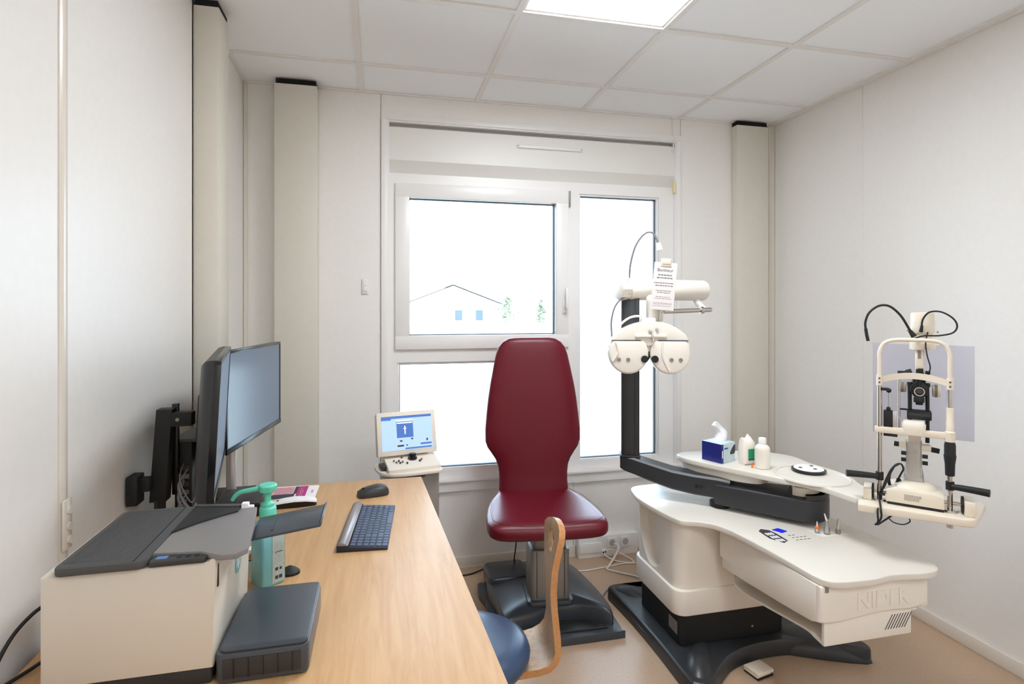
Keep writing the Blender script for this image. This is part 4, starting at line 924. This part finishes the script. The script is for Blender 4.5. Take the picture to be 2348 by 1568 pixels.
# ------------------------------------------------------------------ reading card on its clip
rc_ = thing('reading_card', 'white printed reading card clipped in front of the cross tube', 'card', (1.158, 2.165, 1.375), R(-20))
Mc = Matrix.Rotation(R(5), 4, 'Y')
obj('card', G().box(-0.047, 0.047, -0.001, 0.001, 0.005, 0.205, M=Mc), card_paper, rc_, world=False)
obj('title_print', G().text('Bonheur', 0.019, 0.0002, Mc @ Matrix.Translation((0.0, -0.0013, 0.172)) @ Matrix.Rotation(R(90), 4, 'X')), print_dark, rc_, world=False)
g = G(); rnd = random.Random(5)
for z, w, h in ((0.149, 0.028, 0.005), (0.137, 0.032, 0.005), (0.116, 0.042, 0.004), (0.105, 0.036, 0.004), (0.084, 0.032, 0.0028), (0.076, 0.026, 0.0028), (0.058, 0.030, 0.0022), (0.051, 0.034, 0.0022), (0.033, 0.038, 0.0016), (0.028, 0.038, 0.0016), (0.020, 0.038, 0.0016)):
    x = -w
    while x < w - 0.004:
        L = 0.004 + rnd.random() * 0.008
        g.box(x, min(x + L, w), -0.0013, -0.001, z, z + h, M=Mc); x += L + 0.002
obj('text_lines', g, print_grey, rc_, world=False)
obj('clip', G().box(-0.019, 0.021, -0.008, 0.012, 0.196, 0.222, 0.005, M=Mc).box(-0.022, 0.024, -0.004, 0.004, 0.188, 0.198, 0.002, M=Mc), plastic_cream, rc_, world=False)
obj('rod', G().cyl(Mc @ Vector((0.0, 0.010, 0.205)), Mc @ Vector((0.0, 0.012, 0.0)), 0.005, n=12).cyl((0.0, 0.012, 0.0), (0.02, 0.075, -0.003), 0.005, n=10), metal_chrome, rc_, world=False)

# ------------------------------------------------------------------ slit lamp
ZT = 0.0
sl = thing('slit_lamp', 'cream and black slit lamp with a chin rest on the swing table', 'slit lamp', (SO.x, SO.y, 0.740), SA)
def S(name, g, m, par=None, **k):
    return obj(name, g, m, par or sl, world=False, **k)
S('rest_arch', G().tube([(-0.094, 0, 0.392), (-0.094, 0, 0.47), (-0.0935, 0, 0.500), (-0.082, 0, 0.528), (-0.055, 0, 0.541), (0, 0, 0.543), (0.055, 0, 0.541), (0.082, 0, 0.528), (0.0935, 0, 0.500), (0.094, 0, 0.47), (0.094, 0, 0.392)], 0.0064, n=14), plastic_cream)
pl = S('rest_post', G().cyl((-0.094, 0, 0.0), (-0.094, 0, 0.394), 0.0072, n=18), metal_chrome)
pr = S('rest_post', G().cyl((0.094, 0, 0.0), (0.094, 0, 0.394), 0.0072, n=18), metal_chrome)
for x, p in ((-0.094, pl), (0.094, pr)):
    S('post_flange', G().cyl((x, 0, 0.0005), (x, 0, 0.006), 0.019, n=20).cyl((x - 0.012, -0.012, 0.006), (x - 0.012, -0.012, 0.008), 0.003, n=8).cyl((x + 0.012, -0.012, 0.006), (x + 0.012, -0.012, 0.008), 0.003, n=8), metal_chrome, p)
    S('arch_clamp', G().cyl((x, 0, 0.388), (x, 0, 0.422), 0.0095, n=18), plastic_cream, p)
    S('clamp_screw', G().cyl((x, -0.009, 0.398), (x, -0.0112, 0.398), 0.003, n=8).cyl((x, -0.009, 0.412), (x, -0.0112, 0.412), 0.003, n=8), charcoal, p)
rings = []
for k in range(17):
    a = -1 + k / 8
    x = 0.092 * a; y = 0.030 * (1 - a * a) - 0.002; z = 0.405 + 0.016 * (1 - a * a)
    rings.append([(x, y - 0.003, z - 0.009), (x, y + 0.003, z - 0.009), (x, y + 0.003, z + 0.011), (x, y - 0.003, z + 0.011)])
S('forehead_band', G().loft(rings), plastic_cream)
cr = S('chin_bar', G().box(-0.108, 0.104, -0.008, 0.010, 0.228, 0.250, 0.004), plastic_cream)
S('chin_cup', G().loft([super_ring((0.0, 0.006, z), hw, th, 'z', 28, 3) for z, hw, th in ((0.232, 0.026, 0.018), (0.25, 0.032, 0.022), (0.266, 0.033, 0.024), (0.276, 0.028, 0.020), (0.273, 0.014, 0.010))]), mat('chin rest paper', (244, 238, 226), 0.5), cr)
S('height_sleeve', G().lathe([(0.0105, 0.25), (0.0105, 0.285), (0.0098, 0.286), (0.0098, 0.328), (0.008, 0.33)], (0.094, 0, 0), n=18).lathe([(0.014, 0.222), (0.014, 0.252), (0.0105, 0.256)], (0.094, 0, 0), n=18), plastic_cream)
S('height_knob', G().lathe([(0.010, 0.113), (0.0125, 0.115), (0.0135, 0.15), (0.0165, 0.175), (0.0165, 0.178), (0.0152, 0.182), (0.0152, 0.212), (0.0125, 0.222), (0.009, 0.223)], (0.094, 0, 0), n=20), black_matte)
for sgn, z in ((-1, 0.082), (1, 0.082)):
    x = 0.094 * sgn
    S('grip_handle', G().tube([(x + 0.004 * sgn, -0.012, z), (x + 0.02 * sgn, -0.016, z + 0.001), (x + 0.055 * sgn, -0.026, z + 0.002), (x + 0.094 * sgn, -0.036, z + 0.002)], (0.0085, 0.0115), n=14, sub=5).cyl((x, 0, z - 0.013), (x, 0, z + 0.013), 0.0115, n=16), black_matte)
# travelling base between the end blocks
S('end_block', G().box(-0.140, -0.116, -0.02, 0.06, 0.0005, 0.038, 0.003), plastic_cream)
S('end_block', G().box(0.128, 0.155, -0.035, 0.06, 0.0005, 0.045, 0.003), plastic_cream)
S('wheel_guard', G().cyl((-0.116, 0.01, 0.028), (-0.110, 0.01, 0.028), 0.024, n=20), black_matte)
S('wheel_guard', G().cyl((0.122, 0.0, 0.028), (0.128, 0.0, 0.028), 0.026, n=20), black_matte)
S('axle', G().cyl((-0.112, 0.012, 0.026), (0.124, 0.005, 0.026), 0.005, n=12), metal_chrome)
bs = S('sliding_base', G().prism([(-0.076, 0.008), (-0.074, 0.046), (-0.050, 0.052), (0.054, 0.052), (0.078, 0.046), (0.080, 0.008)], -0.030, 0.115, plane='xz', bev=0.004).loft([super_ring((0.004, 0.045, z), hw, th, 'z', 28, 2.6) for z, hw, th in ((0.048, 0.060, 0.060), (0.058, 0.056, 0.056), (0.066, 0.044, 0.046), (0.070, 0.028, 0.03))]), plastic_cream)
S('base_foot', G().box(-0.072, 0.077, -0.028, 0.11, 0.0005, 0.009), black_matte, bs)
g = G(); rnd = random.Random(9)
for z in (0.037, 0.032, 0.027, 0.022):
    x = -0.026
    while x < 0.014:
        L = 0.003 + rnd.random() * 0.005
        g.box(x, x + L, -0.0306, -0.0298, z, z + 0.003); x += L + 0.0015
tag(S('base_print', g, mat('faint grey print', (168, 162, 154), 0.6), bs), kind='stuff')
S('base_screw', G().cyl((0.055, 0.03, 0.050), (0.055, 0.03, 0.058), 0.003, n=8), charcoal, bs)
S('plug', G().cyl((-0.066, 0.03, 0.046), (-0.068, 0.025, 0.062), 0.005, n=12).cyl((-0.045, 0.035, 0.052), (-0.040, 0.03, 0.072), 0.007, n=12), black_matte, bs)
col = S('column', G().prism(round_rect(-0.024, 0.026, 0.040, 0.085, 0.008, 3), 0.045, 0.082, bev=0.003).prism(round_rect(-0.019, 0.021, 0.045, 0.08, 0.012, 4), 0.080, 0.235, bev=0.002), plastic_cream)
S('dust_cover', G().loft([[(0.001 + p[0] * s, 0.062 + p[1] * s, z) for p in round_rect(-0.022, 0.022, -0.022, 0.022, 0.008, 4)] for s, z in ((1.32, 0.052), (1.22, 0.09), (1.02, 0.12), (0.98, 0.17), (1.0, 0.2))], cap=False), clear_plastic, col)
S('side_block', G().box(-0.040, -0.018, 0.045, 0.075, 0.176, 0.196, 0.003).box(0.020, 0.048, 0.045, 0.075, 0.172, 0.192, 0.003), plastic_cream, col)
S('knob', G().cyl((-0.040, 0.06, 0.184), (-0.054, 0.06, 0.185), 0.0085, n=14), black_matte, col)
S('knob', G().cyl((0.048, 0.06, 0.178), (0.070, 0.06, 0.175), 0.0085, n=14), black_matte, col)
for x0, x1 in ((-0.020, -0.034), (0.024, 0.039)):
    for z in (0.158, 0.136):
        S('knob', G().cyl((x0, 0.05, z - (0.004 if x1 > 0 else 0)), (x1, 0.05, z - (0.004 if x1 > 0 else 0)), 0.0065, n=12), black_matte, col)
# microscope and arms
S('cross_head', G().box(-0.026, 0.041, 0.03, 0.09, 0.277, 0.304, 0.003).cyl((-0.022, 0.03, 0.290), (0.038, 0.03, 0.290), 0.012, n=14), black_matte)
for x in (-0.018, 0.030):
    S('arm', G().tube([(x, 0.055, 0.20), (x, 0.055, 0.28), (x, 0.055, 0.34), (x - 0.001, 0.055, 0.392)], 0.006, n=10).cyl((x, 0.055, 0.386), (x, 0.055, 0.398), 0.008, n=12), black_matte)
mi = S('microscope', G().cyl((0.006, 0.04, 0.352), (0.006, 0.14, 0.352), 0.026, n=28, bev=0.004).box(-0.004, 0.016, 0.05, 0.10, 0.30, 0.34, 0.002).box(-0.012, 0.024, 0.06, 0.16, 0.325, 0.385, 0.006), black_matte)
S('objective_ring', G().lathe([(0.010, 0.0), (0.012, 0.004), (0.015, 0.004), (0.016, 0.0)], M=Matrix.Translation((0.006, 0.039, 0.346)) @ Matrix.Rotation(R(90), 4, 'X'), n=20), metal_chrome, mi)
S('objective', G().cyl((0.006, 0.041, 0.346), (0.006, 0.038, 0.346), 0.010, n=18), lens_dark, mi)
S('mirror_mount', G().box(-0.010, 0.020, 0.035, 0.05, 0.31, 0.327, 0.002).box(-0.004, 0.014, 0.036, 0.048, 0.32, 0.34), black_matte, mi)
S('slit_tube', G().cyl((0.004, 0.045, 0.365), (0.004, 0.045, 0.42), 0.008, n=12), black_matte, mi)
for x, z, r in ((-0.041, 0.352, 0.016), (0.052, 0.346, 0.020)):
    S('side_dial', G().cyl((x - 0.010, 0.09, z), (x + 0.012, 0.09, z), r, n=24, bev=0.002), plastic_cream, mi)
    S('dial_grip', G().cyl((x - 0.004, 0.09, z), (x + 0.004, 0.09, z), r + 0.0015, n=24), console_grey, mi)
S('eyepiece_arm', G().cyl((-0.052, 0.06, 0.428), (-0.012, 0.06, 0.428), 0.0065, n=12).cyl((-0.028, 0.06, 0.428), (-0.012, 0.06, 0.434), 0.010, n=12), black_matte)
S('filter_lever', G().cyl((0.024, 0.06, 0.433), (0.038, 0.06, 0.433), 0.0055, n=12).cyl((0.030, 0.06, 0.433), (0.036, 0.06, 0.415), 0.003, n=8).cyl((0.034, 0.06, 0.417), (0.055, 0.05, 0.412), 0.003, n=8), black_matte)
# illumination tower
lt = S('lamp_housing', G().lathe([(0.034, 0.564), (0.035, 0.570), (0.0335, 0.625), (0.031, 0.632), (0.01, 0.634)], (0.012, 0.085, 0), n=30).lathe([(0.029, 0.530), (0.029, 0.566)], (0.012, 0.085, 0), n=24).lathe([(0.036, 0.508), (0.037, 0.512), (0.037, 0.530), (0.03, 0.534)], (0.012, 0.085, 0), n=28), plastic_cream)
S('lamp_neck', G().prism(round_rect(-0.008, 0.018, 0.062, 0.092, 0.006, 3), 0.43, 0.512, bev=0.002), plastic_cream)
S('neck_slot', G().box(-0.001, 0.008, 0.0605, 0.0622, 0.478, 0.505), console_grey)
S('lamp_screw', G().cyl((-0.031, 0.075, 0.572), (-0.025, 0.075, 0.572), 0.003, n=8).cyl((0.050, 0.075, 0.568), (0.056, 0.075, 0.568), 0.003, n=8), metal_chrome)
S('slit_drum', G().cyl((0.006, 0.07, 0.395), (0.006, 0.07, 0.445), 0.011, n=16), black_matte)
S('goose_neck', G().tube([(-0.010, 0.04, 0.556), (-0.022, 0.035, 0.582), (-0.045, 0.03, 0.625), (-0.075, 0.025, 0.654), (-0.105, 0.02, 0.655), (-0.132, 0.015, 0.632), (-0.143, 0.012, 0.600), (-0.142, 0.010, 0.575)], 0.0038, n=10).tube([(-0.142, 0.010, 0.577), (-0.139, 0.010, 0.555), (-0.135, 0.010, 0.535)], 0.0052, n=10).cyl((-0.018, 0.04, 0.572), (-0.006, 0.042, 0.552), 0.006, 0.009, n=12), black_rubber)
S('lamp_lead', G().tube([(0.014, 0.045, 0.588), (0.018, 0.04, 0.612), (0.035, 0.035, 0.634), (0.065, 0.03, 0.635), (0.095, 0.03, 0.615), (0.106, 0.03, 0.590), (0.095, 0.03, 0.568), (0.06, 0.03, 0.558), (0.02, 0.03, 0.556), (-0.008, 0.03, 0.546)], 0.0028, n=8).cyl((0.012, 0.046, 0.568), (0.015, 0.044, 0.590), 0.006, 0.004, n=12), black_rubber)
S('power_lead', G().tube([(0.026, 0.05, 0.568), (0.020, 0.045, 0.53), (0.024, 0.045, 0.49), (0.032, 0.045, 0.455), (0.030, 0.05, 0.437)], 0.002, n=6), black_rubber)
# fixation box and silver rod at the left
S('rod', G().cyl((-0.040, 0.03, 0.245), (-0.040, 0.03, 0.415), 0.0038, n=10), metal_chrome)
S('link_bar', G().cyl((-0.038, 0.03, 0.309), (-0.018, 0.05, 0.306), 0.003, n=8), black_matte)
S('pivot_clamp', G().cyl((-0.088, -0.004, 0.376), (-0.068, -0.002, 0.376), 0.005, n=10).ball((-0.068, -0.002, 0.372), 0.008, 10), black_matte)
S('hanging_wire', G().cyl((-0.069, -0.002, 0.312), (-0.069, -0.002, 0.372), 0.0008, n=6), metal_grey)
hb = S('target_box', G().box(-0.083, -0.058, -0.004, 0.022, 0.242, 0.304, 0.002).ball((-0.069, -0.002, 0.311), 0.007, 10), black_matte)
S('silver_side', G().box(-0.058, -0.045, -0.002, 0.022, 0.246, 0.304, 0.002), metal_silver, hb)
S('box_foot', G().box(-0.083, -0.044, -0.004, 0.02, 0.219, 0.2255, 0.001), black_matte, hb)
S('breath_shield', G().box(-0.118, 0.168, 0.158, 0.161, 0.200, 0.520, 0.0008), shield_mat, label='clear lavender-tinted acrylic breath shield')
S('shield_holder', G().cyl((0.012, 0.115, 0.51), (0.012, 0.158, 0.51), 0.005, n=10), plastic_cream)
cbg = (G().tube([(-0.068, 0.025, 0.058), (-0.062, 0.015, 0.10), (-0.050, 0.012, 0.122), (-0.035, 0.012, 0.128), (-0.028, 0.015, 0.112), (-0.036, 0.02, 0.09), (-0.042, 0.03, 0.072)], 0.003, n=8)
  .tube([(-0.040, 0.012, 0.127), (-0.06, 0.004, 0.11), (-0.075, -0.004, 0.075), (-0.086, -0.012, 0.040), (-0.091, -0.014, 0.0), (-0.097, -0.088, -0.01), (-0.096, -0.09, -0.045), (-0.104, -0.088, -0.058)], 0.003, n=8)
  .tube([(-0.052, 0.010, 0.12), (-0.066, 0.0, 0.09), (-0.08, -0.010, 0.052), (-0.094, -0.014, 0.02), (-0.089, -0.088, 0.0), (-0.087, -0.09, -0.03), (-0.098, -0.088, -0.056), (-0.08, -0.07, -0.045), (-0.06, -0.04, -0.034)], 0.003, n=8)
  .tube([(-0.07, -0.06, -0.034), (-0.055, -0.06, -0.048), (-0.03, -0.06, -0.05), (-0.012, -0.055, -0.040), (-0.012, -0.04, -0.034)], 0.002, n=6)
  .cyl((-0.098, -0.014, 0.026), (-0.078, -0.014, 0.024), 0.004, n=8))
bmesh.ops.transform(cbg.bm, matrix=Matrix.Translation((0, 0, 0.740)) @ SM, verts=cbg.bm.verts)
solo('slit_lamp_cable', cbg, black_rubber, 'looped bundle of black cables tied to the slit lamp chin-rest post', 'cable')

for o in sl.children:
    k = o.name.split('.')[0]
    if k in ('microscope',): o.location = (0.010, 0, 0.024)
    elif k in ('lamp_housing', 'lamp_neck', 'neck_slot', 'slit_drum', 'lamp_screw', 'power_lead', 'shield_holder'): o.location = (0.013, 0, 0)
    elif k in ('lamp_lead', 'goose_neck', 'arm', 'cross_head', 'filter_lever', 'eyepiece_arm'): o.location = (0.008, 0, 0)

# ------------------------------------------------------------------ things on the swing table
ZS = 0.7455
t = thing('tissue_box', 'dark blue cube tissue box with a tissue pulled up', 'tissue box', (1.397, 2.120, ZS), R(22))
bx = obj('carton', G().box(-0.047, 0.047, -0.047, 0.047, 0, 0.080, 0.001), box_pale, t, world=False)
obj('blue_side', G().box(-0.0476, -0.0470, -0.0468, 0.0468, 0.001, 0.079), box_blue, bx, world=False)
obj('blue_corner', G().box(-0.0470, -0.034, -0.0476, -0.0470, 0.001, 0.079), box_blue, bx, world=False)
obj('white_print', G().box(-0.044, -0.038, -0.0480, -0.0476, 0.022, 0.052), paper_white, bx, world=False)
obj('blue_print', G().box(-0.028, -0.004, -0.0476, -0.0470, 0.056, 0.062), print_blue, bx, world=False)
obj('dark_print', G().prism(smooth_poly([(0.012, 0.034), (0.022, 0.052), (0.046, 0.070), (0.046, 0.036), (0.028, 0.030)], 3), -0.0476, -0.0470, plane='xz'), print_dark, bx, world=False)
rings = []
for k in range(9):
    f = k / 8
    n = 20; rg = []
    w = 0.032 * (1 - 0.5 * f) + 0.008 * math.sin(f * 6); cxx = 0.010 - 0.036 * f ** 2.2 + 0.016 * math.sin(f * 3.1)
    for j in range(n):
        a = 2 * math.pi * j / n
        rr = 1 + 0.25 * math.sin(4 * a + 5 * f) * (0.4 + f)
        rg.append((cxx + w * rr * math.cos(a), w * 0.55 * rr * math.sin(a), 0.078 + 0.084 * f - (0.012 * (math.cos(a) < -0.2) * f)))
    rings.append(rg)
obj('tissue', G().loft(rings), tissue_white, t, world=False, angle=70)
t = thing('wipes_pack', 'soft white wipes pack with a green label', 'wipes pack', (1.475, 2.040, ZS), R(5))
rings = []
for z, hw, th in ((0.0, 0.028, 0.021), (0.006, 0.032, 0.024), (0.04, 0.033, 0.024), (0.075, 0.032, 0.023), (0.090, 0.030, 0.021), (0.101, 0.027, 0.015), (0.108, 0.018, 0.008), (0.112, 0.008, 0.003)):
    rg = super_ring((0.003 * math.sin(z * 90), 0, z), hw, th, 'z', 28, 3.2)
    rings.append([(p[0], p[1], p[2] + (0.006 * math.sin(p[0] * 180) if z > 0.08 else 0)) for p in rg])
pk = obj('film', G().loft(rings), wipe_white, t, world=False, angle=60)
obj('green_label', G().box(-0.012, 0.024, -0.0252, -0.0244, 0.026, 0.066), label_green, pk, world=False)
obj('label_strip', G().box(-0.012, 0.024, -0.0253, -0.0244, 0.020, 0.026).box(-0.030, 0.030, -0.0246, -0.0238, 0.004, 0.0055), print_dark, pk, world=False)
obj('tissue_end', G().loft([[(0.006 + 0.012 * (1 - f) * math.cos(a * math.pi / 5), 0.006 * math.sin(a * math.pi / 5), 0.108 + 0.014 * f) for a in range(10)] for f in (0, 0.5, 0.9)]), tissue_white, pk, world=False)
t = thing('plastic_bottle', 'plain milky white bottle with a white cap', 'bottle', (1.498, 1.972, ZS))
obj('bottle_body', G().lathe([(0.026, 0.0), (0.029, 0.003), (0.029, 0.074), (0.0275, 0.083), (0.022, 0.091), (0.015, 0.095), (0.013, 0.098)], n=30), bottle_white, t, world=False)
obj('cap', G().lathe([(0.0145, 0.097), (0.0145, 0.118), (0.0125, 0.121), (0.004, 0.1215)], n=26), paper_white, t, world=False)
solo('pipette_cap', G().cyl((1.462, 1.985, ZS), (1.462, 1.985, ZS + 0.014), 0.005, 0.003, n=12), orange_tip, 'tiny orange cap beside the milky white bottle', 'cap')
# things in the instrument well
zw = 0.5722
t = thing('dropper_bottle', 'tiny dropper bottle with an orange collar on the unit table', 'dropper', (1.546, 1.735, zw))
obj('vial', G().lathe([(0.008, 0.0), (0.008, 0.012), (0.005, 0.015)], n=16), clear_plastic, t, world=False)
obj('collar', G().lathe([(0.006, 0.015), (0.006, 0.024), (0.003, 0.026)], n=14), orange_tip, t, world=False)
obj('tip', G().lathe([(0.003, 0.025), (0.001, 0.042)], n=12), paper_white, t, world=False)
t = thing('contact_prism', 'clear plastic instrument tip standing in the table well', 'instrument', (1.572, 1.718, zw))
obj('body', G().lathe([(0.010, 0.0), (0.010, 0.022), (0.006, 0.03), (0.0045, 0.05)], n=16), clear_plastic, t, world=False)
obj('tip', G().cyl((0, 0, 0.048), (-0.010, 0, 0.074), 0.004, 0.0015, n=10), paper_white, t, world=False)
t = thing('steel_probe', 'small steel instrument standing in the table well', 'instrument', (1.615, 1.712, zw))
obj('socket', G().lathe([(0.009, 0.0), (0.009, 0.014), (0.006, 0.016)], n=16), console_grey, t, world=False)
obj('shaft', G().cyl((0, 0, 0.014), (0.003, 0, 0.052), 0.006, 0.005, n=14), metal_chrome, t, world=False)
# foot pedal
t = thing('foot_pedal', 'small cream foot pedal on the floor in front of the unit', 'foot pedal', (1.402, 1.868, 0), R(12))
obj('base', G().box(-0.040, 0.040, -0.034, 0.034, 0.0, 0.010, 0.003), black_matte, t, world=False)
obj('pedal', G().prism([(-0.042, 0.010), (0.042, 0.010), (0.042, 0.024), (-0.042, 0.026)], -0.036, 0.036, plane='xz', bev=0.006, seg=3), plastic_cream, t, world=False)
obj('screw', G().cyl((0.028, -0.036, 0.016), (0.028, -0.038, 0.016), 0.003, n=8), metal_grey, t, world=False)

# ================================================================== OUTSIDE THE WINDOW
struct('ground', G().box(-60, 90, 3.3, 140, -0.62, -0.6), ext_ground)
h = thing('house', 'white rendered house with a pitched roof far beyond the window', 'house', (6.0, 44, -0.6))
obj('wall', G().prism([(1.5, -0.6), (9.6, -0.6), (9.6, 1.55), (5.5, 3.1), (1.5, 1.55)], 43, 50, plane='xz'), ext_wall, h)
obj('roof', G().prism([(1.0, 1.45), (5.5, 3.2), (10.1, 1.45), (10.1, 1.60), (5.5, 3.38), (1.0, 1.60)], 42.6, 50.4, plane='xz'), ext_roof, h)
for x in (5.6, 7.2):
    wn = obj('window', G().box(x, x + 0.62, 42.95, 43.02, 0.4, 1.25), ext_pane, h)
    obj('window_frame', frame(x - 0.04, x + 0.66, 0.36, 1.29, 0.07, 42.90, 42.97, 0.0), ext_wall, wn)
def tree(name, label, x, y, hgt, rad, seed):
    t = thing(name, label, 'tree', (x, y, -0.6))
    obj('trunk', G().tube([(x, y, -0.6), (x + 0.05, y, hgt * 0.4), (x, y, hgt * 0.75)], (0.13, 0.05), n=8), ext_bark, t)
    rn = random.Random(seed); verts = []; faces = []
    for k in range(520):
        a = rn.random() * 6.283; f = rn.random() ** 0.6
        z = 0.25 + rn.random() ** 0.8 * (hgt - 0.25)
        r = rad * f * (1.15 - (z / hgt)) * (0.75 + 0.4 * math.sin(z * 7 + a * 2))
        c = Vector((x + r * math.cos(a), y + r * math.sin(a), z))
        d1 = Vector((rn.uniform(-1, 1), rn.uniform(-1, 1), rn.uniform(-0.6, 0.6))).normalized() * 0.16
        d2 = d1.orthogonal().normalized() * 0.07
        b = len(verts)
        verts += [c - d1, c + d2, c + d1, c - d2]; faces.append((b, b + 1, b + 2, b + 3))
    g = G()
    me = bpy.data.meshes.new('leaves'); me.from_pydata(verts, [], faces); g.bm.from_mesh(me); bpy.data.meshes.remove(me)
    o = obj('foliage', g, ext_leaf, t, smooth=False); o['kind'] = 'stuff'
    return t
tree('garden_tree', 'pale green conical tree seen through the window right of the house', 9.2, 40.5, 2.3, 1.5, 1)
tree('garden_tree', 'smaller pale tree at the right edge of the upper window pane', 11.9, 41, 2.0, 0.7, 2)
